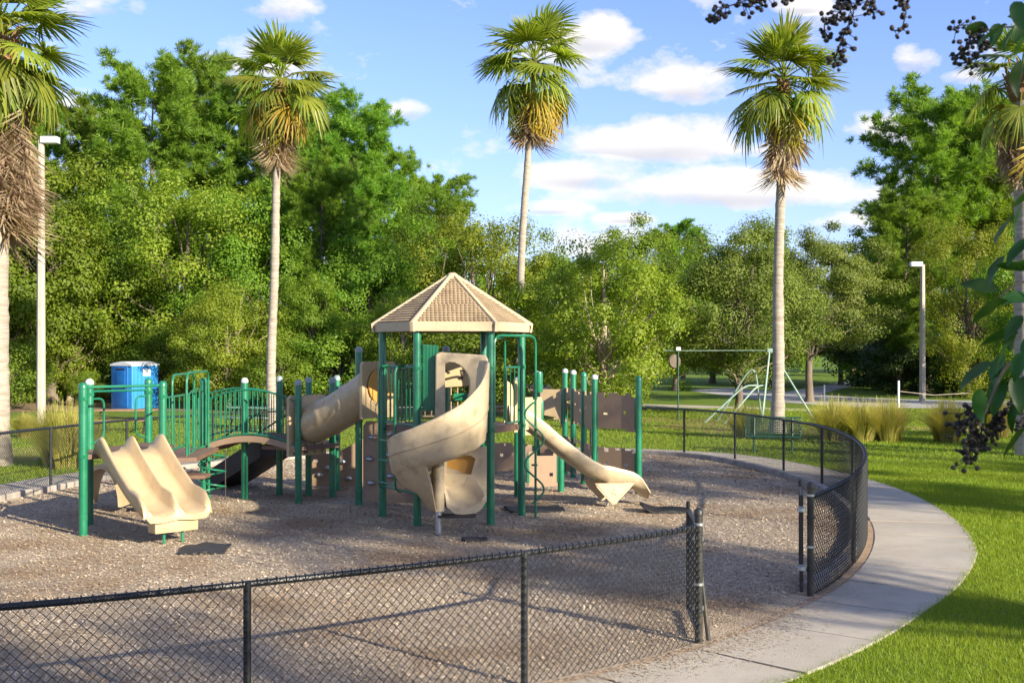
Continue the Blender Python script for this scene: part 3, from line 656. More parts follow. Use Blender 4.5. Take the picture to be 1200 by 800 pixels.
for i in range(40):
    dg = 8-255*i/39; a = R(dg); fz = np.interp(-dg, [-88, -50, 0, 90, 180, 270, 352], [1.53, 1.50, 1.43, 1.20, .93, .66, .40]); wh = np.interp(-dg, [-38, 0, 30, 60, 90, 120, 180, 240, 352], [1.12, 1.14, .90, .70, .58, .51, .47, .40, .16])
    r_ = float(np.interp(-dg, [-88, 0, 300, 352], [.74, .70, .70, .66]))+.044; seam.append((AX+r_*math.cos(a), AY+r_*math.sin(a), fz+wh*.42))
MB().tube(seam, .007, 5).build('mould_seam', m_shingle, sp)
sk = []
for i in range(21):
    dg = -104-150*i/20; a = R(dg); fz = np.interp(-dg, [0, 90, 180, 270], [1.43, 1.20, .93, .66]); ca_, sa_ = math.cos(a), math.sin(a)
    sk.append([(AX+r_*ca_, AY+r_*sa_, z_) for r_, z_ in ((.64, fz-.07), (.53, fz-.17-.1*(fz-.66)), (.32, .40+(fz-.40)*.40), (.14, .37), (.055, .35), (.04, .37), (.13, .40), (.30, .45+(fz-.40)*.40), (.50, fz-.13), (.61, fz-.04))])
MB().loft(sk).build('slide_skirt', m_tandirty, sp, smooth=60)
MB().lathe([(.047, 0), (.047, .42)], (AX, AY, 0), 16).build('support_leg', m_steel, sp)
MB().lathe([(.085, .36), (.085, 1.5), (.07, 1.72), (.004, 1.74)], (AX, AY, 0), 18).build('slide_hub', m_tandirty, sp)
MB().box((AX+.27, AY+.02, .285), (.56, .26, .03), bev=.008).build('mount_plate', m_dark, sp)
# moulded inner screen of the slide exit with its amber window
scr = MB().plate([(-.06, .42), (.70, .42), (.70, 1.26), (.10, 1.27), (-.06, 1.20)], [[(.08, .86), (.10, 1.13), (.46, 1.13), (.53, 1.08), (.46, .84)]], .05, (AX, AY+.60, 0), (1, 0, 0), Vz).build('exit_screen', m_tandirty, sp)
MB().plate([(.0, .75), (.62, .75), (.62, 1.2), (.0, 1.2)], [], .012, (AX, AY+.70, 0), (1, 0, 0), Vz).build('amber_window', m_orange, sp)
# hoop and twisted loop pole on the right of the tower
gx, gy = .385, 18.85
hoop([(pFR[0]+.06, pFR[1]-.02, DZ+.1), (pFR[0]+.06, pFR[1]-.02, 2.98), (gx, gy, 2.98), (gx, gy, 0)], .021, 'arch_pole', .16)
ar = Vector((*pFR, 0)).lerp(Vector((*pR, 0)), .45)
hoop([(pFR[0]+.1, pFR[1]+.03, 2.94), (ar.x, ar.y, 2.94), (ar.x, ar.y, DZ+.1)], .019, 'hand_loop', .14)
wv = []
for i in range(61):
    t = i/60; z = 1.88-1.63*t; wv.append((gx-.02+.155*math.sin(t*PI*4.0+.2)*(-1), gy-.045, z))
MB().tube([(gx, gy-.03, 1.9)]+wv+[(gx, gy-.03, .24)], .0165, 8).build('loop_step', m_green, play)
railing((ar.x+.02, ar.y), (pR[0]-.05, pR[1]-.06), DZ, DZ+.95, 3)
MB().lathe([(.06, 0), (.068, .05), (.068, .30), (.06, .34)], (gx+.06, gy+.25, 2.05), 12).build('talk_tube', m_green, play)
# wave slide to the right of the tower
def trough(path, lat, prof_f, name, m, par):
    secs = []
    for i, p in enumerate(path):
        secs.append([p+lat*v_+Vector((0, 0, h_)) for v_, h_ in prof_f(i/(len(path)-1))])
    return MB().loft(secs).build(name, m, par, smooth=50)
wp0 = Vector((.02, 19.85, 0)); wp1 = Vector((2.36, 20.55, 0)); n = 30; path = []
for i in range(n+1):
    t = i/n; p = wp0.lerp(wp1, t); p.z = np.interp(t, [0, .08, .2, .34, .46, .56, .66, .78, .88, .95, 1], [1.52, 1.50, 1.30, 1.02, .80, .64, .53, .48, .44, .34, .22]); path.append(p)
lat = Vector((-(wp1-wp0).y, (wp1-wp0).x, 0)).normalized()
def wprof(t):
    w_ = .25; h_ = np.interp(t, [0, .1, .8, .93, 1], [.26, .21, .18, .14, .03])
    return [(-w_-.04, h_-.03), (-w_-.02, h_+.01), (-w_+.01, h_), (-w_+.05, .05), (-w_+.12, .0), (0, -.012), (w_-.12, 0), (w_-.05, .05), (w_-.01, h_), (w_+.02, h_+.01), (w_+.04, h_-.03), (w_+.0, -.0), (w_-.08, -.10), (-w_+.08, -.10), (-w_-.0, .0)]
ws = trough(path, lat, wprof, 'wave_slide', m_tandirty, play)
ft = Vector((0, 0, 0)); ud = (wp1-wp0).normalized()
for sg in (-1, 1):
    pf = wp0+ud*1.42-lat*.27*sg
    foot = MB().plate([(-.02, .44), (.72, .42), (.60, .30), (.36, .07), (.30, .06), (.02, .36)], [], .03, pf, ud, Vz).build('foot_panel', m_tandirty, ws)
    em = MB(); c_ = pf+ud*.33+Vector((0, 0, .27))-lat*.012*sg
    for k_ in range(5):
        a = R(90+72*k_); em.tube([c_, c_+ud*.115*math.cos(a)+Vector((0, 0, .115*math.sin(a)))], [.018, .008], 5)
    em.build('star_rib', m_tandirty, ws)
    rb = MB(); rb.tube([pf+ud*.02+Vector((0, 0, .42))-lat*.012*sg, pf+ud*.31+Vector((0, 0, .08))-lat*.012*sg, pf+ud*.66+Vector((0, 0, .40))-lat*.012*sg], .014, 6); rb.build('edge_rib', m_tandirty, ws)
MB().lathe([(.025, 0), (.025, .45)], wp0+ud*1.74, 10).build('support_leg', m_steel, ws)
for sg, nm in ((-1, 'near'), (1, 'far')):
    pw = wp0+ud*.04+lat*.30*sg
    MB().plate([(-.12, 1.35), (.14, 1.40), (.10, 1.80), (.02, 2.15), (-.12, 2.25)], [], .05, pw, ud, Vz).build('entry_wing', m_tan, ws)
# stepped wall panels on posts, right rear
wallp = [(2.42, 22.0), (1.62, 22.6), (1.47, 23.6), (1.32, 24.8), (1.17, 25.4)]
for (x, y), h in zip(wallp, (2.21, 2.23, 2.26, 2.28, 2.30)): post(x, y, h, cap='green' if x > 2 or x == 1.47 else 'white')
def notched(L, z0, z1, rnd, bot=True):
    top = []; u_ = 0.07; z = z1
    while u_ < L-.08:
        w_ = min(rnd.choice((.10, .16, .22)), L-.07-u_); top += [(u_, z), (u_+w_, z)]; u_ += w_; z = z1-rnd.choice((0, .045, .09))
    bt_ = []; u_ = L-.07
    while u_ > .08:
        w_ = min(rnd.choice((.14, .2)), u_-.07); zz_ = z0+(rnd.choice((0, .05)) if bot else 0); bt_ += [(u_, zz_), (u_-w_, zz_)]; u_ -= w_
    return top+bt_
def wallpanel(a, b_, z0, z1, seed, nh=2, m=None, bot=True):
    rnd = random.Random(seed); Uv, L = ub(a, b_); hs = []
    for i in range(nh):
        hu = L*(i+.5)/nh+rnd.uniform(-.06, .06); hv = rnd.uniform(z0+.14, z1-.2); w_, h_ = rnd.choice(((.10, .05), (.07, .07), (.12, .04))); hs.append([(hu-w_/2, hv), (hu-w_/2, hv+h_), (hu+w_/2, hv+h_), (hu+w_/2, hv)])
    o = MB().plate(notched(L, z0, z1, rnd, bot), hs, .03, (a[0], a[1], 0), Uv, Vz).build('wall_panel', m or m_brown, play)
    bk = MB()
    for uu in (.06, L-.06):
        p_ = Vector((a[0], a[1], 0))+Uv*uu
        bk.box(p_+Vector((0, 0, (z0+z1)/2)), (.05, .05, (z1-z0)*.8), Matrix.Rotation(math.atan2(Uv.y, Uv.x), 3, 'Z'), bev=.008)
    bk.build('bracket', m_green, o)
for i in range(4):
    a, b_ = wallp[i+1], wallp[i]
    wallpanel(a, b_, 1.18, 1.92, 10+i, 2); wallpanel(a, b_, .10, .86, 20+i, 2, bot=False)
q0 = wallp[4]; q1 = (.55, 25.6); q2 = (-.5, 25.4)
for (x, y) in (q1, q2, (-1.6, 25.2)): post(x, y, 1.3 if x < 0 else 2.25)
wallpanel(q1, q0, 1.05, 1.88, 31, 2, m_tan); wallpanel(q1, q0, .08, .66, 32, 2, bot=False)
wallpanel(q2, q1, .08, .70, 33, 2, bot=False); wallpanel((-1.6, 25.2), q2, .08, .72, 34, 2, bot=False)
wallpanel((.25, 22.2), (.95, 22.3), .12, .80, 35, 2, bot=False)
wallpanel((.10, 21.6), (.62, 21.9), 1.10, 1.86, 36, 0, m_tan)
post(.10, 21.6, 2.2); post(.95, 22.3, .9)
# left: climbing panel with hand holds, rear panel
p420 = (-2.70, 20.3); o = post(*p420, 2.77, cap='dome'); clamp(o, *p420, 1.5, 2.05, .25)
climb_hold = None
def holds(par, pts, nrm_):
    global climb_hold
    if climb_hold is None:
        climb_hold = MB().lathe([(.055, 0), (.06, .02), (.045, .05), (.02, .065), (.004, .068)], (0, 0, 0), 9).mesh('hold'); climb_hold.materials.append(m_steel)
        rr_ = random.Random(2)
        for v_ in climb_hold.vertices: v_.co.x *= 1.25*(1+rr_.uniform(-.12, .12)); v_.co.y *= .8*(1+rr_.uniform(-.12, .12))
    qt = Vector(nrm_).to_track_quat('Z', 'Y').to_euler()
    for p_ in pts:
        h_ = bpy.data.objects.new('hand_hold', climb_hold); COL.objects.link(h_); h_.parent = par; h_.location = p_; h_.rotation_euler = qt
Uc, Lc = ub((-2.62, 20.32), (-1.72, 20.12)); oc = Vector((-2.62, 20.32, 0))
cp = MB().plate([(0, .08), (Lc, .08), (Lc, 1.50), (.06, 1.50), (0, 1.40)], [], .035, oc, Uc, Vz, curve=lambda x: .05*math.sin(x*3.2)).build('climbing_panel', m_brown, play)
nc = Vector((Uc.y, -Uc.x, 0))
holds(cp, [oc+Uc*u_+Vector((0, 0, z_))+nc*(.017-.05*math.sin(u_*3.2)*-1) for u_, z_ in ((.18, 1.22), (.13, .84), (.16, .42), (.52, 1.28), (.50, .92), (.52, .55), (.75, 1.1))], nc)
Ug, Lg = ub((-4.05, 22.9), (-2.85, 22.7)); og = Vector((-4.05, 22.9, 0))
gp = MB().plate([(0, .05), (Lg, .05), (Lg, 1.05), (.75, .80), (.45, .70), (.2, .72), (0, .85)], [[(.10, .52), (.10, .58), (.2, .58), (.2, .52)]], .035, og, Ug, Vz).build('climbing_panel', m_brown, play)
ng = Vector((Ug.y, -Ug.x, 0)); holds(gp, [og+Ug*u_+Vector((0, 0, z_))+ng*.018 for u_, z_ in ((.42, .42), (.72, .55), (.85, .22), (.25, .28))], ng)
# crawl tube from the low deck up to the tower
low = [(-3.82, 20.6), (-3.35, 21.5), (-3.42, 22.5), (-3.83, 21.7)]
for (x, y), h in zip(low, (2.18, 2.2, 2.22, 2.2)): o = post(x, y, h); clamp(o, x, y, 1.02)
post(-4.40, 21.8, 2.22); post(-4.92, 21.2, 2.2, cap='white')
deck([(-4.55, 20.95), (-3.82, 20.55), (-3.2, 21.3), (-3.4, 22.2), (-4.35, 21.9)], 1.02, .07)
t0 = Vector((-3.72, 20.95, 1.36)); t1 = Vector((-2.36, 19.95, 2.13)); ax_ = (t1-t0).normalized(); tl_ = (t1-t0).length
sd = ax_.cross(Vz).normalized(); upv = sd.cross(ax_); secs = []
for i in range(25):
    t = i/24; rr = .345-(.02 if i in (0, 24) else 0)+(.018 if i in (8, 16) else 0)-(.006 if i in (7, 9, 15, 17) else 0); c_ = t0.lerp(t1, t)+Vector((0, 0, -.06*math.sin(PI*t)))
    secs.append([c_+(sd*math.cos(2*PI*j/24)+upv*math.sin(2*PI*j/24))*rr for j in range(24)])
tb = MB().loft(secs, caps=False).build('crawl_tube', m_tan, play, smooth=60)
sm = tb.modifiers.new('shell', 'SOLIDIFY'); sm.thickness = .012; sm.offset = -1
for tt in (.18, .3, .47, .62):
    c_ = t0.lerp(t1, tt)+upv*.20-sd*-.28
    MB().lathe([(.03, -.01), (.03, .012), (.004, .014)], t0.lerp(t1, tt)+(sd*math.cos(.6)+upv*math.sin(.6))*.335+Vector((0, 0, -.06*math.sin(PI*tt))), 10, (sd*math.cos(.6)+upv*math.sin(.6)).to_track_quat('Z', 'Y').to_matrix()).build('port_hole', m_orange, tb)
dh = Vector((ax_.x, ax_.y, 0)).normalized(); sdh = Vector((-dh.y, dh.x, 0))
circ = [(.30*math.cos(2*PI*i/20), .30*math.sin(2*PI*i/20)) for i in range(20)]
for (c_, nm) in ((t0-dh*.02, 0), (t1+dh*.05, 1)):
    w_, zb_, zt_ = (.46, -.52, .57) if nm == 0 else (.42, -.55, .42)
    po = MB().plate([(-w_, zb_), (w_, zb_), (w_, zt_-.05), (w_-.05, zt_), (-w_+.05, zt_), (-w_, zt_-.05)], [circ], .06, c_, sdh, Vz).build('tube_panel', m_tan, play)
    rbm = MB()
    if nm == 0:
        for i in range(5): rbm.box(c_+sdh*(-.38+.19*i)+Vector((0, 0, -.40))+dh*.032, (.05, .05, .2), Matrix.Rotation(math.atan2(dh.y, dh.x), 3, 'Z'))
        rbm.build('panel_rib', m_tan, po)
    else: MB().lathe([(.30, 0), (.30, .03), (.29, .03)], c_+dh*.05, 20, dh.to_track_quat('Z', 'Y').to_matrix()).build('amber_disc', m_orange, po)
# arched bridge
bE = (-5.65, 21.1); bP = (-3.82, 20.6); Ub, Lb = ub(bE, bP); nb = Vector((-Ub.y, Ub.x, 0))*.88
o = post(*bE, 2.2, cap='green'); clamp(o, *bE, .98, 1.9)
br_arch = .20
def arc_deck():
    mb = MB(); secs = []
    for i in range(17):
        t = i/16; p = Vector((*bE, 0)).lerp(Vector((*bP, 0)), t); z = .98+br_arch*4*t*(1-t)
        secs.append([p+Vector((0, 0, z)), p+nb+Vector((0, 0, z)), p+nb+Vector((0, 0, z-.10)), p+Vector((0, 0, z-.10))])
    return mb.loft(secs)
bridge = arc_deck().build('bridge', m_deck, play)
for i in range(17):
    t = (i+.5)/17; p = Vector((*bE, 0)).lerp(Vector((*bP, 0)), t)+nb/2; z = .98+br_arch*4*t*(1-t)+.012; sl = math.atan(br_arch*4*(1-2*t)/Lb)
    MB().box(p+Vector((0, 0, z)), (Lb/17*.88, .86, .026), Matrix.Rotation(math.atan2(Ub.y, Ub.x), 3, 'Z') @ Matrix.Rotation(-sl, 3, 'Y')).build('plank', m_deck, bridge)
for (y_, m_) in ((-.02, m_brown),):
    secs = []
    for i in range(17):
        t = i/16; p = Vector((*bE, 0)).lerp(Vector((*bP, 0)), t)-nb.normalized()*.035; z = .98+br_arch*4*t*(1-t)
        secs.append([p+Vector((0, 0, z+.02)), p+nb.normalized()*.03+Vector((0, 0, z+.02)), p+nb.normalized()*.03+Vector((0, 0, z-.09)), p+Vector((0, 0, z-.09))])
    MB().loft(secs).build('side_board', m_brown, bridge)
railing((bE[0]+.05, bE[1]), (bP[0]-.05, bP[1]), .98, 1.83, 19, br_arch)
b2 = Vector((*bE, 0))+nb; b3 = Vector((*bP, 0))+nb
railing((b2.x-.6, b2.y+.15), (b3.x-.6, b3.y+.12), .98, 1.83, 19, br_arch)
# coil climber beside the bridge post
cc = Vector((-5.42, 20.82, 0)); cw = [(cc.x+.24*math.cos(t*2*PI*3.4+1.9), cc.y+.24*math.sin(t*2*PI*3.4+1.9), 1.02-.92*t) for t in [i/70 for i in range(71)]]
co_ = MB().tube(cw, .017, 8).build('coil_climber', m_green, play)
MB().tube([(cc.x+.24, cc.y, .95), (cc.x+.24, cc.y, .05)], .012, 6).build('coil_rod', m_dark, co_)
MB().tube([(bE[0]+.11, bE[1]-.05, 0), (bE[0]+.11, bE[1]-.05, 1.05)], .024, 8).build('coil_pole', m_green, co_)
# dark ramp behind the bridge with its hand rail
ra, rb_ = Vector((-4.55, 22.3, .95)), Vector((-5.75, 23.2, .22)); ud_ = Vector((rb_.x-ra.x, rb_.y-ra.y, 0)).normalized(); ld_ = Vector((-ud_.y, ud_.x, 0))
MB().loft([[p-ld_*.42+Vector((0, 0, .16)), p-ld_*.40+Vector((0, 0, .16)), p-ld_*.38, p+ld_*.38, p+ld_*.40+Vector((0, 0, .16)), p+ld_*.42+Vector((0, 0, .16)), p+ld_*.42-Vector((0, 0, .24)), p-ld_*.42-Vector((0, 0, .24))] for p in (ra, ra.lerp(rb_, .5), rb_)]).build('ramp', m_dark, play)
for sg in (-1, 1): hoop([ra+ld_*.42*sg+Vector((0, 0, .1)), ra+ld_*.42*sg+Vector((0, 0, .62)), rb_+ld_*.42*sg+Vector((0, 0, .62)), rb_+ld_*.42*sg+Vector((0, 0, .05))], .02, 'hand_rail', .1, m_dark)
MB().tube([rb_+Vector((0, 0, -.05)), (rb_.x, rb_.y, 0)], .03, 8).build('support_leg', m_dark, play)
# toddler deck with the double slide
A = (-6.34, 17.03); D = (-5.44, 17.95); B = (-6.62, 18.05); C = (-6.12, 19.4)
for p_, h in ((A, 2.23), (B, 2.26), (C, 2.24), (D, 2.23)):
    o = post(*p_, h, cap='white' if p_ is B else 'green'); clamp(o, *p_, 1.18, h-.2)
ld2 = 1.20
deck([A, D, (-5.5, 18.9), C, B], ld2, .07)
MB().tube([(*A, 2.2), (*D, 2.2)], .021, 8).build('sit_down_bar', m_green, play)
MB().tube([(*B, 2.1), (*C, 2.08)], .018, 8).build('cross_bar', m_green, play)
hoop([(*B, 1.98), (B[0]+.12, B[1]+.3, 1.98), (B[0]+.12, B[1]+.3, 1.35), (B[0]+.02, B[1]+.05, 1.28)], .017)
hoop([(*C, 1.98), (C[0]-.12, C[1]-.3, 1.98), (C[0]-.12, C[1]-.3, 1.35), (C[0]-.02, C[1]-.05, 1.28)], .017)
railing((A[0]+.0, A[1]+.06), (B[0], B[1]-.06), ld2, 2.02, 5)
railing((D[0], D[1]+.06), (-5.5, 19.6), ld2-.1, 2.0, 5)
railing((-5.5, 19.62), (bE[0], bE[1]-.06), ld2-.3, 2.0, 4, .06)
sp_ = (-5.62, 20.0)
deck([(-5.5, 18.9), (-5.2, 19.0), (-5.35, 21.0), (-5.95, 21.1), C], .98, .07)
hoop([(-5.45, 19.3, .9), (-5.45, 19.3, 2.37), (-5.52, 20.95, 2.37), (-5.52, 20.95, .6)], .02, 'arch_rail', .2)
hoop([(-5.75, 19.5, 1.0), (-5.75, 19.5, 2.33), (-5.78, 20.95, 2.33), (-5.78, 20.95, .9)], .02, 'arch_rail', .2)
for (z_, y_) in ((.62, 19.5), (.34, 19.2)):
    MB().box((-5.55, y_, z_), (.8, .45, .06), bev=.012).build('transfer_step', m_deck, play)
    for xx_ in (-5.88, -5.22): MB().tube([(xx_, y_, 0), (xx_, y_, z_-.02)], .022, 8).build('step_leg', m_green, play)
# double slide
tp = Vector((-5.88, 17.50, 0)); dirv = Vector((.70, -.74, 0)).normalized(); latv = Vector((-dirv.y, dirv.x, 0)); n = 34; path = []; run = 1.72
for i in range(n+1):
    t = i/n; p = tp+dirv*(run*t); p.z = np.interp(t, [0, .07, .16, .3, .45, .6, .72, .82, .9, .96, 1], [1.22, 1.21, 1.16, 1.0, .82, .66, .55, .50, .475, .46, .42]); path.append(p)
path = path[:1]+[Vector((path[i].x, path[i].y, (path[i-1].z+path[i].z*2+path[i+1].z)/4)) for i in range(1, n)]+path[n:]
def dprof(t):
    w_ = .46+.02*np.interp(t, [.7, .9, 1], [0, 1, .8]); h_ = np.interp(t, [0, .07, .16, .3, .6, .72, .80, .9, .97, 1], [.03, .22, .31, .27, .25, .23, .25, .24, .14, .02])
    hm = h_*.96
    up_ = [(-w_-.045, h_-.035), (-w_-.03, h_+.0), (-w_-.005, h_+.008), (-w_+.02, h_-.02), (-w_+.05, .07), (-w_+.10, .012), (-w_/2, -.01), (-.10, .012), (-.05, .07), (-.028, hm-.02), (-.012, hm+.005), (.012, hm+.005), (.028, hm-.02), (.05, .07), (.10, .012), (w_/2, -.01), (w_-.10, .012), (w_-.05, .07), (w_-.02, h_-.02), (w_+.005, h_+.008), (w_+.03, h_), (w_+.045, h_-.035)]
    return up_+[(w_+.015, -.0), (w_-.05, -.075), (w_/2, -.085), (0, -.06), (-w_/2, -.085), (-w_+.05, -.075), (-w_-.015, 0)]
ds = trough(path, latv, dprof, 'double_slide', m_tan, play)
fc = tp+dirv*(run*.90)
MB().box(fc+Vector((0, 0, .29)), (.66, .24, .22), Matrix.Rotation(math.atan2(latv.y, latv.x), 3, 'Z'), bev=.02).build('slide_foot', m_tan, ds)
for sg in (-1, 1): MB().lathe([(.022, 0), (.022, .2)], fc+latv*.14*sg, 8).build('support_leg', m_green, ds)
# low tan crawl arch under the toddler deck
ca = Vector((-6.9, 19.3, 0)); secs = []
for i in range(9):
    y_ = i/8*.75; secs.append([ca+Vector((.36*math.cos(t)*1.0, y_, .12+.72*math.sin(t))) for t in [PI*k_/12 for k_ in range(13)]]+[ca+Vector((.30*math.cos(t), y_, .12+.64*math.sin(t))) for t in [PI-PI*k_/12 for k_ in range(13)]])
MB().loft(secs).build('crawl_arch', m_tan, play)
# post behind the hood with a grey ball cap
post(-1.17, 20.45, 2.78)

# wear mats
def mat_thing(px, py, w_, d_, rz, label, curl=0, ribs=False, th=.035):
    p = G(px, py); t = thing('wear_mat', label, 'rubber mat', (p.x, p.y, 0), rz, 'rubber wear mats lying on the wood chips'); rnd = random.Random(int(px)); secs = []
    n = 18; vs = []; fs = []
    nx, ny = 15, 7
    for lay in (1, 0):
        for i in range(nx):
            for j in range(ny):
                u_ = i/(nx-1)*2-1; v_ = j/(ny-1)*2-1; k_ = 1-.10*abs(u_)**3-.05*math.sin(i*2.1+px)
                z = .022+.02*math.sin(u_*3+px)*.6+.012*math.sin(v_*4+i*.7)+curl*max(0, -u_-.25)**1.3+(th if lay else 0)-.02*(abs(v_)**3)
                vs.append((u_*w_/2, v_*d_/2*k_, max(z, .012 if not lay else .03)))
    for lay in (0, 1):
        o_ = lay*nx*ny
        for i in range(nx-1):
            for j in range(ny-1):
                f_ = (o_+i*ny+j, o_+(i+1)*ny+j, o_+(i+1)*ny+j+1, o_+i*ny+j+1); fs.append(f_ if not lay else f_[::-1])
    o_ = nx*ny
    bd = [i*ny for i in range(nx)]+[(nx-1)*ny+j for j in range(1, ny)]+[i*ny+ny-1 for i in range(nx-2, -1, -1)]+[j for j in range(ny-2, 0, -1)]
    for a, b_ in zip(bd, bd[1:]+bd[:1]): fs.append((a, a+o_, b_+o_, b_))
    local('pad', MB().add(vs, fs).mesh('pad', 50), m_rubber, t)
    rbs = MB()
    for i in range(1, nx*2-1):
        u_ = i/(nx*2-1)*2-1
        k_ = 1-.10*abs(u_)**3
        rbs.tube([(u_*w_/2, v_*d_/2*k_*.96, max(.03, .022+.02*math.sin(u_*3+px)*.6+curl*max(0, -u_-.25)**1.3+th-.02*abs(v_)**3+.012)) for v_ in (-1, -.5, 0, .5, 1)], .013, 5)
    if ribs: local('rib', rbs.mesh('rib'), m_rubber, t)
mat_thing(240, 645, .62, .75, R(6), 'black rubber wear mat below the end of the double slide')
mat_thing(626, 598, .95, .7, R(10), 'black rubber wear mat at the foot of the twisted climbing pole')
mat_thing(541, 592, .55, .6, R(-4), 'black rubber wear mat in the chips under the spiral slide mouth')
mat_thing(780, 600, .84, .5, R(0), 'ribbed black mat with upturned end beyond the fence gate', curl=.16, ribs=True)
mat_thing(556, 634, .34, .22, R(20), 'small half buried black mat in front of the roofed tower')

# ------------------------------------------------------------------ portable toilet
p = G(158, 479); rz = R(-34)
pt = thing('portable_toilet', 'blue portable toilet with pale roof in front of the trees', 'portable toilet', (p.x, p.y, 0), rz)
w_ = 1.5
local('cabin', MB().box((0, 0, 1.03), (w_, w_, 2.02), bev=.05).mesh('cabin'), m_blue2, pt)
rb = MB()
rbme = MB().box((0, 0, 0), (.03, .05, 1.85), bev=.008).mesh('wall_rib')
for sx in (-1, 1):
    for i in range(7): local('wall_rib', rbme, m_blue2, pt, (sx*(w_/2+.008), -.63+i*1.26/6, 1.05))
dr = MB().box((0, -w_/2-.02, 1.05), (.98, .045, 1.86), bev=.012).mesh('door'); dro = local('door', dr, m_blue, pt)
local('door_panel', MB().box((0, -w_/2-.05, 1.38), (.66, .02, .8), bev=.008).mesh('door_panel'), m_blue, dro)
local('vent_slot', MB().box((0, -w_/2-.05, 1.87), (.6, .02, .06)).mesh('vent_slot'), m_dark, dro)
local('handle', MB().box((.33, -w_/2-.07, 1.0), (.06, .05, .14), bev=.01).mesh('handle'), m_dark, dro)
rf = []
for yy_ in (-.79, .79): rf.append([(-.78, yy_, 2.02), (-.78, yy_, 2.09), (-.42, yy_, 2.17), (0, yy_, 2.22), (.42, yy_, 2.17), (.78, yy_, 2.09), (.78, yy_, 2.02)])
local('roof', MB().loft(rf).mesh('roof'), m_white, pt)
local('notice', MB().box((w_/2+.035, .05, 1.72), (.015, .42, .32)).mesh('notice'), m_white, pt)
local('skid', MB().box((0, 0, .03), (1.56, 1.2, .06)).mesh('skid'), m_dark, pt)

# picnic tables
def picnic(px, py, rz, label, m1, L=1.9):
    p = G(px, py); t = thing('picnic_table', label, 'picnic table', (p.x, p.y, 0), rz, 'picnic tables on the back lawn')
    for i in range(5): local('table_board', MB().box((0, -.30+.15*i, .76), (L, .135, .045), bev=.006).mesh('table_board'), m1, t)
    for sg in (-1, 1):
        for j in (0, 1): local('bench_board', MB().box((0, sg*(.66+.13*j), .45), (L, .12, .045), bev=.006).mesh('bench_board'), m1, t)
        fr = MB(); fr.tube([(sg*L*.36, -.72, .0), (sg*L*.36, -.18, .73)], .03, 6); fr.tube([(sg*L*.36, .72, .0), (sg*L*.36, .18, .73)], .03, 6); fr.box((sg*L*.36, 0, .41), (.05, 1.62, .05)); fr.box((sg*L*.36, 0, .72), (.05, .66, .05))
        local('leg_frame', fr.mesh('leg_frame'), m_dark, t)
picnic(146, 507, R(8), 'brown wooden picnic table in front of the blue portable toilet', m_wood, 2.0)
picnic(300, 503, R(-20), 'faded green picnic table seen through the bridge railing', m_palegreen, 1.8)

# ------------------------------------------------------------------ bench
p = G(906, 531); be = thing('park_bench', 'dark green mesh park bench beside the curved path at the palm foot', 'bench', (p.x, p.y, 0), R(-14))
def meshboard(w_, d_, tag_, f):
    mb = MB(); n1, n2 = int(w_/.05), int(d_/.05)
    for i in range(n1+1): mb.tube([f(-w_/2+i*w_/n1, t*d_) for t in (0, .5, 1)], .008, 4)
    for j in range(n2+1): mb.tube([f(-w_/2, j*d_/n2), f(w_/2, j*d_/n2)], .009 if 0 < j < n2 else .02, 5)
    return local(tag_, mb.mesh(tag_), m_bench, be)
meshboard(1.45, .42, 'seat', lambda a, b_: Vector((a, -.21+b_, .44)))
meshboard(1.45, .44, 'backrest', lambda a, b_: Vector((a, .24+b_*.22, .50+b_)))
for sx in (-.5, .5):
    local('leg', MB().tube(bend([(sx, -.14, 0), (sx, -.14, .42), (sx, .2, .42), (sx, .30, .92)], .06), .026, 8).mesh('leg'), m_bench, be)
    local('leg', MB().tube([(sx, .16, 0), (sx, .16, .42)], .026, 8).mesh('leg'), m_bench, be)
    local('arm_rest', MB().tube(bend([(sx*1.42, -.2, .44), (sx*1.42, -.2, .64), (sx*1.42, .26, .66)], .06), .018, 8).mesh('arm_rest'), m_bench, be)

# ------------------------------------------------------------------ swing frame
YS = 44.0; S_ = YS/FPX
p = AT(903, 480, YS); sw = thing('swing_frame', 'pale green swing frame with long top beam behind the tall palm', 'swing', (p.x, p.y, 0))
zb_ = AT(0, 410.5, YS).z; xr = AT(902, 0, YS).x; xl = AT(797, 0, YS).x
MB().tube([(xl-.55, YS+.6, zb_+.0), (xl, YS+.5, zb_-.01), (xr, YS, zb_)], .015, 8).build('top_beam', m_palegreen, sw)
MB().tube([(xr, YS, zb_+.06), (xr-.42, YS-.5, 0)], .036, 10).build('leg', m_palegreen, sw)
MB().tube([(xr+.05, YS, zb_+.06), (xr+1.52, YS-1.0, 0)], .036, 10).build('leg', m_palegreen, sw)
MB().tube([(xr, YS, zb_), (xr+.1, YS+1.7, 0)], .036, 10).build('leg', m_palegreen, sw)
hoop([(xr-1.9, YS+.6, 0), (xr-.75, YS+.3, 1.98), (xr-.5, YS+.2, 1.98), (xr-.1, YS+.9, 0)], .034, 'arch_leg', .5, m_palegreen, sw)
hoop([(xr-2.6, YS-.6, 0), (xr-1.0, YS-.2, 1.40), (xr-.5, YS-.1, 1.40)], .034, 'brace', .4, m_palegreen, sw)
hoop([(xr-1.9, YS-.9, 0), (xr-.55, YS-.3, 1.40), (xr-.15, YS-.1, 1.40)], .034, 'brace', .4, m_palegreen, sw)
MB().box((xr+.15, YS, zb_+.0), (.5, .14, .16), bev=.02).build('beam_head', m_palegreen, sw)
MB().tube([(xl, YS+.5, 0), (xl, YS+.5, zb_+.1)], .03, 10).build('end_post', m_bench, sw)
MB().box((xl, YS+.5, zb_+.06), (.17, .17, .14), bev=.02).build('post_head', m_white, sw)
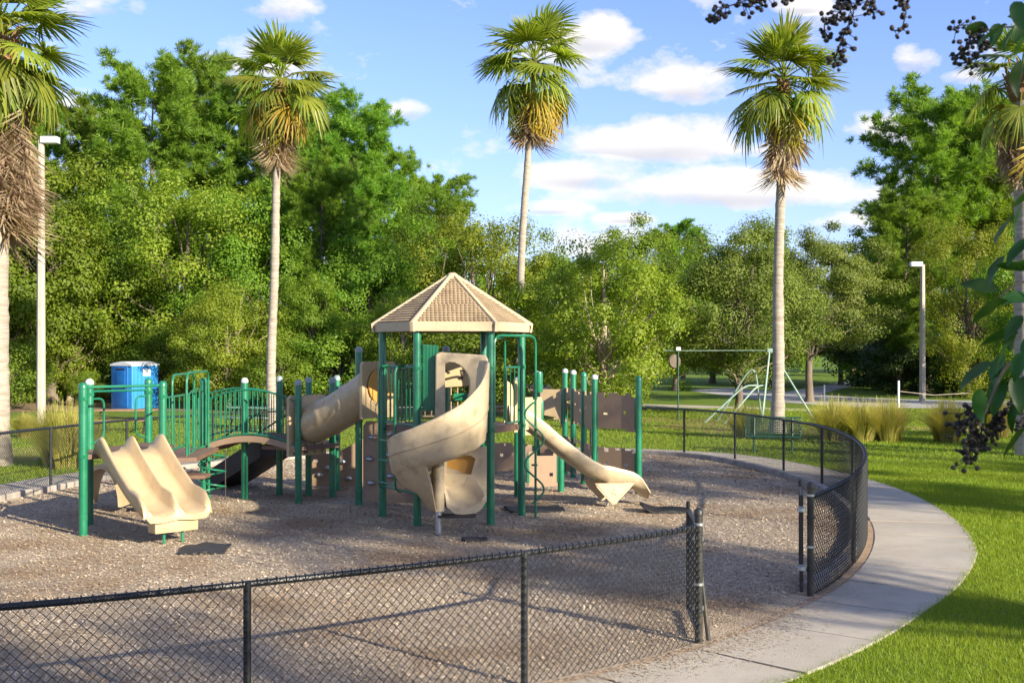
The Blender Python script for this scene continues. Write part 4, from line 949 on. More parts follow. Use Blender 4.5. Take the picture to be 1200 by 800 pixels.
MB().lathe([(.02, -.06), (.25, -.06), (.28, 0), (.25, .06), (.02, .06)], (xl-.14, YS+.55, zb_-.42), 16, Matrix.Rotation(R(90), 3, 'X') @ Matrix.Rotation(R(25), 3, 'Y')).build('disc_seat', m_bark, sw)

# ------------------------------------------------------------------ lamp posts, marker posts
def lamp(px, py, h, label, hx, rad):
    p = G(px, py); t = thing('lamp_post', label, 'lamp post', (p.x, p.y, 0), 0, 'park lamp posts')
    s_ = MB(); secs = []
    for z, r_ in ((0, rad), (h, rad*.72)): secs.append([(r_*math.cos(R(45*k_+22)), r_*math.sin(R(45*k_+22)), z) for k_ in range(8)])
    local('pole', s_.loft(secs).mesh('pole', 20), m_pole, t)
    hd_ = local('lamp_head', MB().box((hx*.34, 0, h+.02), (.62, .36, .24), bev=.03).mesh('lamp_head'), m_lamp, t)
    local('lens', MB().box((hx*.34, 0, h-.105), (.5, .28, .02)).mesh('lens'), m_lens, hd_)
    local('arm', MB().box((hx*.1, 0, h-.03), (.2, .08, .08)).mesh('arm'), m_lamp, t)
lamp(48, 497, (497-165)/(497-HOR)*CAM_H, 'tall pale lamp post beside the thick shaggy palm', 1, .17)
lamp(1081, 470, (470-310)/(470-HOR)*CAM_H, 'shorter lamp post beyond the road in front of the dark trees', -1, .17)
def marker(px, py, top, r_, label):
    p = G(px, py); h = (py-top)/(py-HOR)*CAM_H; t = thing('marker_post', label, 'marker post', (p.x, p.y, 0), 0, 'white marker posts by the road')
    local('post', MB().lathe([(r_, 0), (r_, h-.02), (r_*.7, h)], (0, 0, 0), 10).mesh('post'), m_white, t); return t, h
t_, h_ = marker(1053, 478, 446, .055, 'white marker post with a sagging rope tied to it')
a = G(1053, 478); b_ = G(1135, 476)
local('rope', MB().tube([Vector((0, 0, h_*.62)), (b_-a)*.5+Vector((0, 0, h_*.45)), (b_-a)+Vector((0, 0, h_*.5))], .016, 5).mesh('rope'), m_palmtrunk, t_)
marker(966, 470, 451, .045, 'thin white marker post near the oak trunk')

# ------------------------------------------------------------------ tall grass clumps
def clump_mesh(seed, N=1700, h=1.30, spread=.95):
    rs = np.random.RandomState(seed); az = rs.uniform(0, 2*PI, N); r0 = rs.rand(N)**.7*.28; ln = rs.uniform(.6, 1, N)*h; out_ = rs.rand(N)**.8*spread
    T = np.linspace(0, 1, 5); V = []; wv_ = rs.uniform(-.25, .25, N)
    for t in T:
        rad = r0+out_*(t**1.7); z = ln*(t-.30*t**2.6*(out_/spread)*1.2); a2 = az+wv_*t
        cx, cy = rad*np.cos(a2)+.06*np.cos(az*7), rad*np.sin(a2)+.06*np.sin(az*5); w_ = (.0055*(1-t)+.0018)
        V.append(np.stack([np.stack([cx-np.sin(a2)*w_, cy+np.cos(a2)*w_, z], 1), np.stack([cx+np.sin(a2)*w_, cy-np.cos(a2)*w_, z], 1)], 1))
    V = np.stack(V, 1); idx = np.arange(N*10).reshape(N, 5, 2); F = np.stack([idx[:, :-1, 0], idx[:, :-1, 1], idx[:, 1:, 1], idx[:, 1:, 0]], -1).reshape(-1, 4)
    me = npmesh('ornamental_grass', V.reshape(-1, 3), F); me.materials.append(L_clump); return me
cm = [clump_mesh(i) for i in range(3)]
for i, (px, py, s_, lab) in enumerate([(75, 548, 1.35, 'tall dry grass clump between the lamp post and the left fence'), (872, 513, .95, 'reddish tall grass clump left of the bench'), (975, 516, 1.15, 'leftmost of three joined pale grass clumps right of the bench'),
        (1008, 517, 1.1, 'middle of three joined pale grass clumps right of the bench'), (1040, 517, 1.15, 'rightmost of three joined pale grass clumps right of the bench'), (1110, 518, 1.15, 'lone pale grass clump in front of the white marker post'), (1168, 512, 1.15, 'pale grass clump behind the hanging seed cluster'), (30, 513, .7, 'low green grass tuft behind the thick left palm'), (118, 471, .6, 'small grass tuft at the wood edge left of the toilet')]):
    p = G(px, py); o = bpy.data.objects.new('ornamental_grass', cm[i % 3]); COL.objects.link(o); o.location = p; o.rotation_euler = (0, 0, i*1.9); o.scale = (s_, s_, s_)
    tag(o, lab, 'ornamental grass', 'ornamental grass clumps')

# ------------------------------------------------------------------ palms
def frond_mesh(name, seed, droop, petl=1.05, bl=1.35, fan=128, nseg=30, thr=0, close=1.0, m=None):
    """costapalmate leaf along +X: stalk, then a fan of narrow folded segments"""
    rs = random.Random(seed); mb = MB(); V = []; F = []
    n = 7
    pts = [Vector((petl*t, 0, -droop*.35*petl*t*t)) for t in [i/(n-1) for i in range(n)]]
    tip = pts[-1]; d0 = (pts[-1]-pts[-2]).normalized()
    mb.tube(pts, [.028-.012*i/(n-1) for i in range(n)], 5)
    for i in range(nseg):
        f = i/(nseg-1)*2-1; a = R(fan)*f*close; L = bl*(1-.30*abs(f)**2.2)*rs.uniform(.88, 1.06); w_ = .034*(1-.2*abs(f))
        dirx = d0*math.cos(a)+Vector((0, 1, 0))*math.sin(a); side = Vector((-math.sin(a)*d0.x, math.cos(a), -math.sin(a)*d0.z)); up = dirx.cross(side)
        dr = droop*rs.uniform(.8, 1.3); sway = rs.uniform(-.05, .05); row = []
        hang = rs.random() < thr
        for k_, t in enumerate((0, .3, .58, .8, 1.0)):
            bendz = -dr*(.10*t+.42*max(0, t-.45)**1.5*(3.2 if hang else 1.6))*L
            p = tip+dirx*L*(t-(.25*max(0, t-.55)*dr if not hang else .55*max(0, t-.5)))+side*sway*t+Vector((0, 0, bendz))+up*.05*abs(f)*t
            ww = w_*(.35+1.9*t if t < .35 else (1.0 if t < .7 else (.75 if t < .9 else .12)))
            row.append((p-side*ww, p+up*ww*.35, p+side*ww))
        o_ = len(V); V += [x for r_ in row for x in r_]
        for k_ in range(4):
            for j in range(2): F.append((o_+k_*3+j, o_+k_*3+j+1, o_+(k_+1)*3+j+1, o_+(k_+1)*3+j))
    mb.add(V, F); me = mb.mesh(name, 0); me.materials.append(m); return me
FR = {'young': [frond_mesh('frond_young', i, .3, .7, 1.1, 75, 26, .05, m=L_palm) for i in range(2)],
      'mid': [frond_mesh('frond_mid', 10+i, [.35, .6, .8][i], 1.0, 1.15, 128, 36, .22, m=L_palm) for i in range(3)],
      'old': [frond_mesh('frond_old', 20+i, 1.0, 1.05, 1.2, 118, 34, .55, m=L_palm) for i in range(2)],
      'yellow': [frond_mesh('frond_yellow', 30+i, 1.0, 1.0, 1.25, 105, 26, .3, m=L_palmy) for i in range(2)],
      'dead': [frond_mesh('dead_frond', 40+i, .9, .6, 1.35, 58, 24, .45, m=L_palmd) for i in range(3)]}
def palm(px, Y, topz, r0, r1, lean, seed, label, skirt=14, skirt_len=.9, fs=1.0, nfr=34, xbase=None, boot=.7):
    rnd = random.Random(seed); X = (px-600)*Y/FPX
    t = thing('fan_palm', label, 'palm tree', (X, Y, 0), 0, 'tall fan palms on the lawn')
    H = topz-1.75*fs; n = 24; lx, ly = lean
    c_ = lambda z: Vector((lx*(z/H)**1.6+.05*math.sin(z*.75+seed*1.7)*min(1, z/3)*(1-z/H), ly*(z/H)**1.6, z))
    rad = lambda z: (r1+(r0-r1)*math.exp(-z/.55)*.55+(r0-r1)*.45*(1-z/H))*(1+.03*math.sin(z*23+seed)+.03*math.sin(z*1.7+seed*2)+.02*math.sin(z*3.9+seed))
    zz_ = [H*(i/60) for i in range(61)]
    local('trunk', MB().tube([c_(z) for z in zz_], [rad(z)+(.012 if i % 2 else 0) for i, z in enumerate(zz_)], 14).mesh('trunk', 60), m_palmtrunk, t)
    bz = H-boot*1.0
    local('boot_sheath', MB().tube([c_(bz+boot*1.25*i/8) for i in range(9)], [r1*1.02, r1*1.2, r1*1.45, r1*1.3, r1*1.6, r1*1.35, r1*1.55, r1*1.2, r1*.6], 10).mesh('boot_sheath', 30), m_boot, t)
    bt_ = MB()
    for i in range(26):
        a = i*2.4; z = bz+.1+boot*.9*i/26; p = c_(z); bt_.tube([p+Vector((math.cos(a), math.sin(a), 0))*r1*1.0, p+Vector((math.cos(a), math.sin(a), 1.0))*r1*1.9], [.05, .02], 5)
    local('leaf_base', bt_.mesh('leaf_base'), m_boot, t)
    top = c_(H)
    for i in range(nfr):
        f = i/(nfr-1); az = i*2.39996+rnd.uniform(-.25, .25); el = R(82-116*f**.95+rnd.uniform(-14, 14))
        kind = 'young' if f < .2 else ('mid' if f < .68 else 'old'); me = rnd.choice(FR[kind])
        if f > .78 and rnd.random() < .28: me = rnd.choice(FR['yellow'])
        sc_ = fs*rnd.uniform(.85, 1.08)
        o = local('frond', me, None, t, top+Vector((0, 0, .35*(1-f)*fs-.25*f)), (rnd.uniform(-.35, .35), -el, az), (sc_, sc_, sc_)); o.rotation_mode = 'XYZ'
    for i in range(skirt):
        f = i/max(1, skirt-1); az = i*2.39996+rnd.uniform(-.4, .4); z = H-(.55 if skirt < 50 else .25)-skirt_len*f; p = c_(max(z, .2))+Vector((math.cos(az), math.sin(az), 0))*r1*.8; sc_ = fs*rnd.uniform(.8, 1.1)
        el = R(-62-20*f+rnd.uniform(-9, 7))
        sc_ *= (1.0-.25*f) if skirt < 50 else 1.05
        local('dead_frond', rnd.choice(FR['dead']) if rnd.random() < .85 or f > .3 else FR['yellow'][0], None, t, p, (rnd.uniform(-.5, .5), -el, az), (sc_, sc_, sc_))
    return t
def zt(y, Y): return CAM_H+(HOR-y)*Y/FPX
palm(-6, 27.5, zt(-48, 27.5), .40, .27, (.05, .1), 1, 'thick palm with long brown skirt of dead fronds at the left edge', 84, 2.9, 1.12, 44)
palm(318, 39.5, zt(35, 39.5), .21, .115, (.28, .1), 2, 'straight palm rising behind the arched bridge', 15, 1.5, 1.06, 38)
palm(606, 50, zt(14, 50), .23, .13, (.75, 0), 3, 'slim leaning palm behind the tower roof', 14, 1.7, 1.34, 40)
palm(911, 38, zt(28, 38), .30, .12, (.2, 0), 4, 'tall palm with grey trunk behind the green bench', 12, 1.7, 1.10, 40)
palm(1204, 30, zt(20, 30), .32, .26, (-.12, 0), 5, 'palm cut off by the right edge above the dark leaves', 22, 1.6, .88, 24)

# ------------------------------------------------------------------ trees
def leaves(P, Nrm, size, asp, rs, fold=.25):
    N = len(P); r1_ = rs.normal(size=(N, 3)); T = np.cross(Nrm, r1_); T /= np.linalg.norm(T, axis=1, keepdims=True)+1e-9; Bn = np.cross(Nrm, T)
    s_ = size[:, None]; V = np.stack([P-T*s_*.5, P+Bn*s_*asp*.5+Nrm*s_*fold*.3, P+T*s_*.5, P-Bn*s_*asp*.5+Nrm*s_*fold*.3], 1)
    return V.reshape(-1, 3)
def unit(v_): return v_/(np.linalg.norm(v_, axis=1, keepdims=True)+1e-9)
def limb(mb, a, b_, r0, r1, rnd, n=6, wob=.12, sides=6):
    a = Vector(a); b_ = Vector(b_); L = (b_-a).length; pts = []
    for i in range(n+1):
        t = i/n; pts.append(a.lerp(b_, t)+Vector((rnd.uniform(-1, 1), rnd.uniform(-1, 1), rnd.uniform(-.4, .8)))*L*wob*math.sin(PI*t)*.6)
    mb.tube(pts, [r0+(r1-r0)*(i/n)**.8 for i in range(n+1)], sides, caps=False)
def broad(seed, H=10, R_=3.6, zb=2.0, ncl=75, nl=15000, size=.17, clr=.95, flat_=.72, lobes=.22, spread_top=.5, lf=L_broad, bark=m_bark, asp=.6, twigs=40):
    rs = np.random.RandomState(seed); rnd = random.Random(seed); zc = (H+zb)/2; hz = (H-zb)/2
    d = unit(rs.normal(size=(ncl, 3))); rr = rs.uniform(.45, 1, ncl)**.6
    lob = 1+lobes*(np.sin(3*np.arctan2(d[:, 1], d[:, 0])+seed)*.6+np.sin(5*d[:, 2]+seed*2)*.4+rs.normal(0, .35, ncl))
    cc_ = d*rr[:, None]*lob[:, None]*np.array([R_-clr*.5, R_-clr*.5, hz-clr*.35]); cc_[:, 2] += zc
    wgt = rs.uniform(.5, 1.4, ncl); which = rs.choice(ncl, nl, p=wgt/wgt.sum()); cr = clr*rs.uniform(.55, 1.25, ncl)
    dl = unit(rs.normal(size=(nl, 3))); rl = rs.rand(nl)**.42
    P = cc_[which]+dl*rl[:, None]*cr[which][:, None]*np.array([1, 1, flat_]); P += rs.normal(0, .07, P.shape)
    outw = unit(P-np.array([0, 0, zc-.8])); Nn = unit(outw*.45+dl*1.1+rs.normal(0, .34, (nl, 3))+np.array([0, 0, .35]))
    V = leaves(P, Nn, size*rs.uniform(.6, 1.3, nl), asp, rs); me = npmesh('crown', V, np.arange(4*nl).reshape(-1, 4)); me.materials.append(lf)
    mb = MB(); fork = zb*.75+.3
    mb.tube([(0, 0, -.05), (.03, 0, .25), (-.02, .02, fork*.6), (.0, 0, fork), (.12, .05, zc), (.1, .0, H*.8)], [.34*H/10, .24*H/10, .2*H/10, .19*H/10, .12*H/10, .03], 9)
    order = rs.permutation(ncl)[:twigs]
    for j, ii in enumerate(order):
        st = (rnd.uniform(-.05, .1), rnd.uniform(-.05, .05), fork+rnd.random()*max(.2, (cc_[ii][2]-fork)*.5)); limb(mb, st, cc_[ii], .075*H/10, .012, rnd)
    tm = mb.mesh('trunk', 60); tm.materials.append(bark); return tm, me
def pine(seed, H=18, Rm=3.4, zb=5, nb=85, nd=36, lf=L_pine, tuft=.48):
    rs = np.random.RandomState(seed); rnd = random.Random(seed); mb = MB(); P = []; D = []
    sw = rnd.uniform(-.4, .4); ctr = lambda z: Vector((sw*(z/H)**2*1.2, .3*math.sin(z*.25+seed), z))
    mb.tube([ctr(H*i/12) for i in range(13)], [.26*(1-.93*i/12)+.01 for i in range(13)], 8)
    for i in range(nb):
        f = (i+rnd.random())/nb; z = zb+(H-zb-.3)*f; az = i*2.4+rnd.uniform(-.5, .5)
        L = Rm*(math.sin(PI*min(1, .22+.78*(1-f)))**.8*.95+.08)*rnd.uniform(.65, 1.12); up = rnd.uniform(.05, .45)+f*.5
        a = ctr(z); dv = Vector((math.cos(az), math.sin(az), up)).normalized(); b_ = a+dv*L; limb(mb, a, b_, .05*(1-f)+.015, .008, rnd, 4, .08, 5)
        nt_ = int(12+L*9)
        for j in range(nt_):
            t = .30+.72*rnd.random()**.8; p = a+(b_-a)*t+Vector((rnd.gauss(0, .22), rnd.gauss(0, .22), rnd.gauss(.06, .16)))*(.5+L*.26); P.append(p); D.append((dv*.6+Vector((rnd.gauss(0, .5), rnd.gauss(0, .5), rnd.gauss(.5, .4)))).normalized())
    P = np.array([tuple(p) for p in P]); D = np.array([tuple(d_) for d_ in D]); n = len(P)
    dn = unit(D[:, None, :]*.75+rs.normal(0, .62, (n, nd, 3)).reshape(n, nd, 3)) if False else D[:, None, :]*.85+rs.normal(0, .52, (n, nd, 3))
    dn /= np.linalg.norm(dn, axis=2, keepdims=True); ln = tuft*rs.uniform(.6, 1.1, (n, nd, 1)); sdv = np.cross(dn, rs.normal(size=(n, nd, 3))); sdv /= np.linalg.norm(sdv, axis=2, keepdims=True)+1e-9
    base = P[:, None, :]+rs.normal(0, .03, (n, nd, 3)); w_ = .020
    V = np.stack([base-sdv*w_*.6, base+dn*ln*.55+sdv*w_, base+dn*ln, base+dn*ln*.5-sdv*w_], 2).reshape(-1, 3)
    me = npmesh('crown', V, np.arange(len(V)).reshape(-1, 4)); me.materials.append(lf)
    tm = mb.mesh('trunk', 60); tm.materials.append(m_bark); return tm, me
TV = {'leafyA': broad(101, 11, 3.8, .8, 125, 46000, .145, 1.0), 'leafyB': broad(102, 11, 3.6, .5, 115, 46000, .15, 1.0, lobes=.35),
      'yellA': broad(103, 10, 4.0, .5, 125, 48000, .13, .95, lf=L_yell, lobes=.3, bark=m_bark, twigs=45), 'yellB': broad(104, 9, 3.8, .3, 125, 46000, .13, .9, lf=L_yell, lobes=.25, bark=m_palebark, twigs=40),
      'grovetall': broad(110, 15.5, 4.0, 11.2, 50, 8000, .20, .95, lf=L_oak, lobes=.35, twigs=40), 'groveoak': broad(109, 10, 4.2, 2.8, 60, 9000, .17, .95, lf=L_oak, lobes=.35, twigs=40), 'oakA': broad(105, 9, 4.2, 1.1, 140, 64000, .115, .9, lf=L_oak, lobes=.25, twigs=55), 'oakB': broad(106, 9, 4.6, 2.6, 135, 60000, .115, .85, lf=L_oak, lobes=.35, flat_=.55, twigs=60),
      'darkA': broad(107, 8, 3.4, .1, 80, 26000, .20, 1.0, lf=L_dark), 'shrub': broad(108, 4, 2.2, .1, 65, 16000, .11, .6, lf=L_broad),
      'pineA': pine(201, 19, 3.4, 3.5), 'pineB': pine(202, 18, 3.9, 2.5, 90), 'pineC': pine(203, 17, 3.2, 6, 62)}
VH = {'leafyA': 11, 'leafyB': 11, 'yellA': 10, 'yellB': 9, 'oakA': 9, 'oakB': 9, 'groveoak': 10, 'grovetall': 15.5, 'darkA': 8, 'shrub': 4, 'pineA': 19, 'pineB': 18, 'pineC': 17}
KN = {'leafyA': 'leafy_tree', 'leafyB': 'leafy_tree', 'yellA': 'leafy_tree', 'yellB': 'leafy_tree', 'groveoak': 'live_oak', 'grovetall': 'live_oak', 'oakA': 'live_oak', 'oakB': 'live_oak', 'darkA': 'dark_tree', 'shrub': 'shrub', 'pineA': 'pine_tree', 'pineB': 'pine_tree', 'pineC': 'pine_tree'}
def plant_at(kind, X, Y, h, wide, label, seed, group='trees around the playground'):
    t = thing(KN[kind], label, 'shrub' if kind == 'shrub' else 'tree', (X, Y, 0), random.Random(seed).uniform(0, 6.28), group)
    s_ = h/VH[kind]; tm, me = TV[kind]
    local('trunk', tm, None, t, sca=(s_*wide, s_*wide, s_)); local('crown', me, None, t, sca=(s_*wide, s_*wide, s_))
    return t
def tree(kind, px, Y, ytop, wide, label, seed): return plant_at(kind, (px-600)*Y/FPX, Y, zt(ytop, Y), wide, label, seed)
TREES = [
 # left wood, from the back to the front
 ('pineA', 25, 74, 120, 1.0, 'dark pine half hidden behind the crown of the left edge palm'), ('pineC', 112, 78, 138, 1.0, 'pine top between the left palm and the tallest pines'),
 ('pineB', 178, 70, 102, 1.05, 'broad bright pine left of the straight palm'), ('pineA', 240, 75, 84, .95, 'tallest pine whose tip stands just left of the straight palm'),
 ('pineB', 300, 72, 118, 1.0, 'pine directly behind the straight palm crown'), ('pineC', 355, 78, 132, 1.0, 'thin pine just right of the straight palm crown'),
 ('pineA', 410, 66, 134, 1.05, 'tall pine right of the straight palm, above the crawl tube'), ('pineB', 455, 70, 195, 1.0, 'dark pine on the shoulder of the wood right of the tall pine'),
 ('pineC', 515, 84, 222, 1.1, 'low pine in the gap left of the tower roof'),
 ('leafyB', 60, 60, 168, 1.0, 'dense green tree behind the tall left lamp post'), ('leafyA', -5, 58, 190, 1.1, 'leafy tree behind the thick left palm trunk'),
 ('leafyA', 140, 63, 205, .95, 'leafy tree above the portable toilet'), ('yellA', 222, 61, 198, 1.05, 'rounded yellow green tree left of the straight palm trunk'),
 ('leafyB', 292, 60, 222, .95, 'leafy tree behind the straight palm trunk'), ('pineB', 372, 60, 206, 1.0, 'young bright pine right of the straight palm trunk'),
 ('leafyA', 435, 58, 262, 1.0, 'leafy tree above the crawl tube end of the bridge'), ('yellB', 82, 61, 300, 1.0, 'bright low tree between the left lamp post and the toilet'),
 ('yellB', 268, 54, 320, 1.05, 'low bright tree above the arched bridge'), ('shrub', 205, 59, 372, 1.2, 'bushy shrub just right of the portable toilet'),
 ('leafyB', 365, 55, 318, .95, 'low leafy tree above the bridge end posts'), ('shrub', 100, 57, 432, 1.0, 'low shrub left of the portable toilet'), ('shrub', 400, 53, 380, 1.4, 'wide shrub behind the crawl tube'),
 ('shrub', 10, 53, 395, 1.3, 'shrub behind the foot of the thick left palm'), ('shrub', 330, 52, 400, 1.3, 'shrub at the foot of the wood behind the arched bridge'), ('shrub', 245, 54, 405, 1.2, 'shrub behind the arch rail of the toddler deck'),
 # centre
 ('yellA', 556, 56, 238, .98, 'yellow green tree filling the gap left of the slim leaning palm'), ('leafyB', 492, 60, 250, 1.0, 'green tree left of the tower roof'),
 ('yellB', 705, 46, 262, 1.12, 'wide yellow green tree right of the tower roof'), ('leafyA', 652, 62, 262, 1.0, 'darker tree behind the slim leaning palm trunk'),
 ('leafyB', 745, 62, 262, 1.0, 'tree peeping over the right shoulder of the wide yellow green tree'), ('pineC', 800, 110, 272, 1.2, 'far pine above the gap beside the wide yellow green tree'),
 ('yellB', 470, 52, 330, 1.1, 'low bright tree behind the left eave of the tower roof'), ('shrub', 560, 48, 370, 1.4, 'shrub behind the tower under its roof'),
 # right
 ('oakA', 866, 49, 258, 1.02, 'grey green live oak left of the tall palm trunk'), ('oakB', 948, 61, 270, 1.02, 'spreading live oak right of the tall palm trunk'),
 ('leafyA', 905, 86, 268, 1.1, 'dark tree behind the two live oaks'), ('pineB', 1090, 78, 130, 1.15, 'tall pine with ragged left edge on the right'),
 ('pineA', 1150, 84, 128, 1.15, 'pine behind the tall ragged pine on the right'), ('pineB', 1195, 78, 140, 1.2, 'pine behind the palm at the right edge'), ('pineB', 1058, 72, 240, 1.15, 'lower dark pine at the left foot of the tall right pine'),
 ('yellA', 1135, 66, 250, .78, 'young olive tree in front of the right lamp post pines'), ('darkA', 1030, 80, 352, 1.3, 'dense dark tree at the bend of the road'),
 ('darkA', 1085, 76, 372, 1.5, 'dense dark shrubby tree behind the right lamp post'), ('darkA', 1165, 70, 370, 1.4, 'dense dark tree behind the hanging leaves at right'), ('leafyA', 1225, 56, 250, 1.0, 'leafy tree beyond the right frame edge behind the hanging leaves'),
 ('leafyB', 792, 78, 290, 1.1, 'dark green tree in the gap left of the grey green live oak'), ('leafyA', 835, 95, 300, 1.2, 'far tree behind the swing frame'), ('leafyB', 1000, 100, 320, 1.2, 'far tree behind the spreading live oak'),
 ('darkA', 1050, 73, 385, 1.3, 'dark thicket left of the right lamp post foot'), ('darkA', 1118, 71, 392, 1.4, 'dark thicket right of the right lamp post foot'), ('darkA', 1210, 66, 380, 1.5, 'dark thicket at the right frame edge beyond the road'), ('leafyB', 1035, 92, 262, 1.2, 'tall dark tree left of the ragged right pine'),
 ('oakB', 985, 92, 330, 1.1, 'small far oak beside the branch of the road'), ('oakB', 1010, 120, 340, 1.3, 'farthest oak where the road branch disappears'),
]
for i, (k_, px, Y, yt, wd_, lab) in enumerate(TREES): tree(k_, px, Y, yt, wd_, lab, 300+i)
# grove to the right of the camera, out of the frame, that shades the playground this late in the day
GR = [(24+5.4*k_+random.Random(k_+40).uniform(-2.5, 2.5), -5+5.6*k_+random.Random(k_+80).uniform(-2.5, 2.5), 15.5+random.Random(k_+9).uniform(-1.6, 1.4), .60) for k_ in range(-4, 5)]
for i, (X, Y, h, wd_) in enumerate(GR):
    plant_at('grovetall' if i in (4, 5, 10) else 'groveoak', X, Y, h, 1.0 if i in (4, 5) else wd_, 'live oak of the grove standing right of the camera outside the frame', 500+i, 'grove outside the frame')
# the far wood reads as one mass
fw = []
rs = np.random.RandomState(77)
for i in range(46):
    X = rs.uniform(-70, 90); Y = rs.uniform(105, 150); 
    if 12 < X < 60 and Y < 128: Y += 25
    hgt = rs.uniform(8, 13.5); n = 1500; d = unit(rs.normal(size=(n, 3))); ncl = 14; cc_ = unit(rs.normal(size=(ncl, 3)))*rs.uniform(.3, .9, (ncl, 1))
    wch = rs.randint(0, ncl, n); P = (cc_[wch]+d*.38*rs.rand(n, 1)**.4)*np.array([4.2, 4.2, hgt*.5])+np.array([X, Y, hgt*.5])
    Nn = unit(d+rs.normal(0, .5, (n, 3))); fw.append(leaves(P, Nn, rs.uniform(.35, .75, n), .7, rs))
V = np.concatenate(fw); tag(link('far_woodland', npmesh('far_woodland', V, np.arange(len(V)).reshape(-1, 4)), L_broad), 'distant mass of dark green trees closing the view', 'woodland', kind='stuff')
# dark undergrowth closing the view under the wood's edge
us = []
for i in range(70):
    if i < 48: X = rs.uniform(-42, 4); Y = 60+rs.uniform(0, 12)
    else: X = rs.uniform(20, 50); Y = 82+rs.uniform(0, 12)
    n = 900; d = unit(rs.normal(size=(n, 3))); P = d*rs.rand(n, 1)**.4*np.array([2.4, 1.6, 1.7])+np.array([X, Y, rs.uniform(1.0, 3.2)])
    P[:, 2] = np.abs(P[:, 2]); us.append(leaves(P, unit(d+rs.normal(0, .6, (n, 3))), rs.uniform(.15, .34, n), .6, rs))
V = np.concatenate(us); tag(link('undergrowth', npmesh('undergrowth', V, np.arange(len(V)).reshape(-1, 4)), L_broad), 'dark tangled undergrowth beneath the trees', 'undergrowth', kind='stuff')

# ------------------------------------------------------------------ crape myrtle beside the camera: its twigs hang into the view
ct = thing('crape_myrtle', 'near crape myrtle whose dark seed heads and leaves hang in at the right edge', 'tree', (3.6, 1.6, 0))
tb_ = MB(); rnd = random.Random(12)
for k_ in range(4):
    a = k_*1.6; tb_.tube([(3.6+.1*math.cos(a), 1.6+.1*math.sin(a), 0), (3.6+.3*math.cos(a), 1.6+.3*math.sin(a), 1.4), (3.6+.7*math.cos(a), 1.6+.7*math.sin(a), 2.9), (3.6+1.1*math.cos(a), 1.6+1.0*math.sin(a), 4.4)], [.07, .055, .04, .012], 8)
tb_.build('trunk', m_palebark, ct)
rs = np.random.RandomState(31); n = 5200; ncl = 60; cc_ = unit(rs.normal(size=(ncl, 3)))*rs.uniform(.4, 1, (ncl, 1))*np.array([1.45, 2.0, 1.3])+np.array([4.15, 1.2, 3.95])
P = cc_[rs.randint(0, ncl, n)]+rs.normal(0, .2, (n, 3)); keep = (P[:, 0] > .50*P[:, 1]+.25) | (P[:, 2] > CAM_H+.36*P[:, 1]+.12) | (P[:, 1] < .2); P = P[keep]; n = len(P)
V = leaves(P, unit(rs.normal(size=(n, 3))+np.array([0, 0, .6])), rs.uniform(.05, .09, n), .45, rs); o = link('crown', npmesh('crown', V, np.arange(4*n).reshape(-1, 4)), L_crape, ct); o['kind'] = 'stuff'
def leaf_me(seed):
    r_ = random.Random(seed); vs = []; fs = []; n = 8
    for i in range(n+1):
        t = i/n; w_ = .23*math.sin(PI*t**.8)**.8 if 0 < t < 1 else .004; z = -.22*t*t+.02*math.sin(t*9+seed)
        vs += [(t, -w_, z+.10*w_/.23), (t, 0, z), (t, w_, z+.10*w_/.23)]
    for i in range(n):
        for j in range(2): fs.append((i*3+j, i*3+j+1, (i+1)*3+j+1, (i+1)*3+j))
    me = MB().add(vs, fs).mesh('leaf', 60); me.materials.append(L_crape); return me
LM = [leaf_me(i) for i in range(3)]
cap_me = MB().lathe([(.0015, -.0062), (.0045, -.005), (.0064, 0), (.0055, .004), (.003, .0065), (.0006, .008)], (0, 0, 0), 8).mesh('capsule')
cv = [tuple(v_.co) for v_ in cap_me.vertices]; cf = [tuple(p_.vertices) for p_ in cap_me.polygons]
def AY_(px, py, Y): return AT(px, py, Y)
def twig(pts, Y, r=.004, name='twig'):
    P_ = catmull([AY_(px, py, Y+dy_) for px, py, dy_ in pts], 6)
    MB().tube(P_, [r*(1-.7*i/(len(P_)-1)) for i in range(len(P_))], 6).build(name, m_twig, ct); return P_
def seed_head(pts, Y, n, spread, seed):
    """panicle of round dark capsules along a stem, short stalks and all"""
    r_ = random.Random(seed); P_ = catmull([AY_(px, py, Y) for px, py in pts], 8); mb = MB()
    mb.tube(P_, .0016, 5)
    for i in range(n):
        k_ = r_.randrange(len(P_)); p = P_[k_]; q_ = p+Vector((r_.gauss(0, spread), r_.gauss(0, spread), r_.gauss(-.003, spread)))
        mb.tube([p, q_], .0009, 3); s_ = r_.uniform(.55, .9); rt = Matrix.Rotation(r_.uniform(0, 6), 3, 'X') @ Matrix.Rotation(r_.uniform(0, 6), 3, 'Y')
        mb.add([rt @ (Vector(c_)*s_)+q_ for c_ in cv], cf)
    mb.build('seed_head', m_berry, ct)
def leaf_at(px, py, Y, length, ang, pitch, roll, seed):
    p = AY_(px, py, Y); o = bpy.data.objects.new('leaf', LM[seed % 3]); COL.objects.link(o); o.parent = ct; o.matrix_parent_inverse = ct.matrix_basis.inverted()
    o.location = p; o.scale = (length,)*3
    dv = Vector((math.cos(ang), pitch, math.sin(ang))).normalized(); qt = dv.to_track_quat('X', 'Z'); o.rotation_mode = 'QUATERNION'; o.rotation_quaternion = qt @ Matrix.Rotation(roll, 4, 'X').to_quaternion()
Y1 = 2.3
twig([(1330, -60, 0), (1160, -34, 0), (1000, -26, .05), (880, -14, .1)], Y1); twig([(1330, 60, 0), (1240, 40, 0), (1185, 32, 0), (1155, 36, 0)], Y1); 
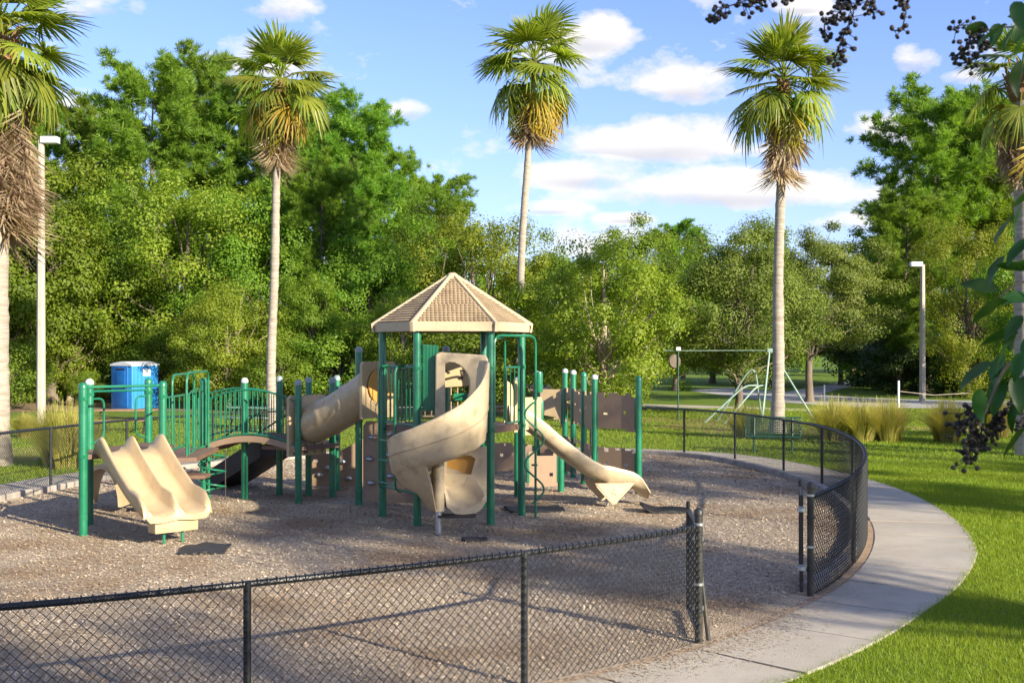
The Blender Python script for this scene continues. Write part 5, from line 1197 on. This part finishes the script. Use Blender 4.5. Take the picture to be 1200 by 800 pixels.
twig([(1330, 150, 0), (1250, 330, 0), (1200, 330, .03), (1165, 352, .05)], Y1-.1); twig([(1330, 330, 0), (1240, 420, 0), (1185, 425, 0), (1160, 470, 0), (1148, 500, 0)], Y1-.1, .005)
for i, (pts, n, sprd) in enumerate([([(900, -10), (870, 2), (842, 12), (838, 20)], 46, .010), ([(905, -8), (890, 2), (872, 8)], 24, .010), ([(925, -8), (921, 3)], 8, .006),
        ([(985, -12), (988, 8), (975, 22), (968, 28)], 30, .010), ([(990, -8), (1000, 14), (990, 38), (982, 58), (978, 72)], 64, .011), ([(968, 20), (966, 34), (970, 44)], 16, .008), ([(1010, -10), (1020, 8), (1025, 18)], 22, .010),
        ([(1050, -6), (1064, 6), (1066, 10)], 14, .008), ([(1062, 14), (1056, 34), (1045, 36)], 12, .007), ([(1158, 34), (1140, 42), (1128, 62), (1112, 66)], 34, .012), ([(1152, 44), (1150, 60), (1134, 74)], 34, .012), ([(1146, 30), (1124, 30), (1120, 36)], 12, .009),
        ([(1150, 480), (1140, 500), (1136, 530), (1132, 542)], 62, .012), ([(1158, 476), (1168, 492), (1164, 508)], 52, .012), ([(1146, 476), (1126, 486), (1124, 500)], 44, .012), ([(1150, 500), (1150, 520)], 30, .010), ([(1200, 470), (1178, 480), (1174, 492)], 26, .010), ([(1190, 500), (1200, 488)], 10, .008)]):
    seed_head(pts, Y1+.03*(i % 3), n, sprd, 60+i)
r_ = random.Random(8)
LV = [(1182, 20, -20), (1178, 30, 205), (1172, 28, 250), (1160, 36, 185), (1195, 30, 225), (1205, 10, 240), (1205, 40, 215), (1210, 60, 230), (1200, 70, 250), (1190, 2, 280),
      (1215, 195, 230), (1200, 240, 245), (1190, 255, 205), (1212, 280, 215), (1180, 300, 235), (1200, 318, 160), (1208, 350, 190), (1172, 342, 160), (1180, 352, 220), (1196, 370, 215), (1210, 390, 250), (1185, 400, 235), (1200, 412, 255), (1176, 415, 250), (1212, 440, 230),
      (1190, 440, 268), (1170, 440, 240), (1180, 452, 215), (1162, 462, 262), (1200, 466, 240), (1205, 500, 220), (1150, 455, 275), (1215, 320, 150), (1220, 225, 200), (1166, 425, 205), (1208, 430, 190), (1195, 390, 180), (1198, 425, 225), (1186, 380, 260)]
for i, (px, py, ang) in enumerate(LV):
    leaf_at(px+r_.uniform(-3, 3), py, Y1-.12+r_.uniform(-.15, .15), r_.uniform(.052, .082), R(ang+r_.uniform(-12, 12)), r_.uniform(-.5, .5), r_.uniform(-.9, .9), i)
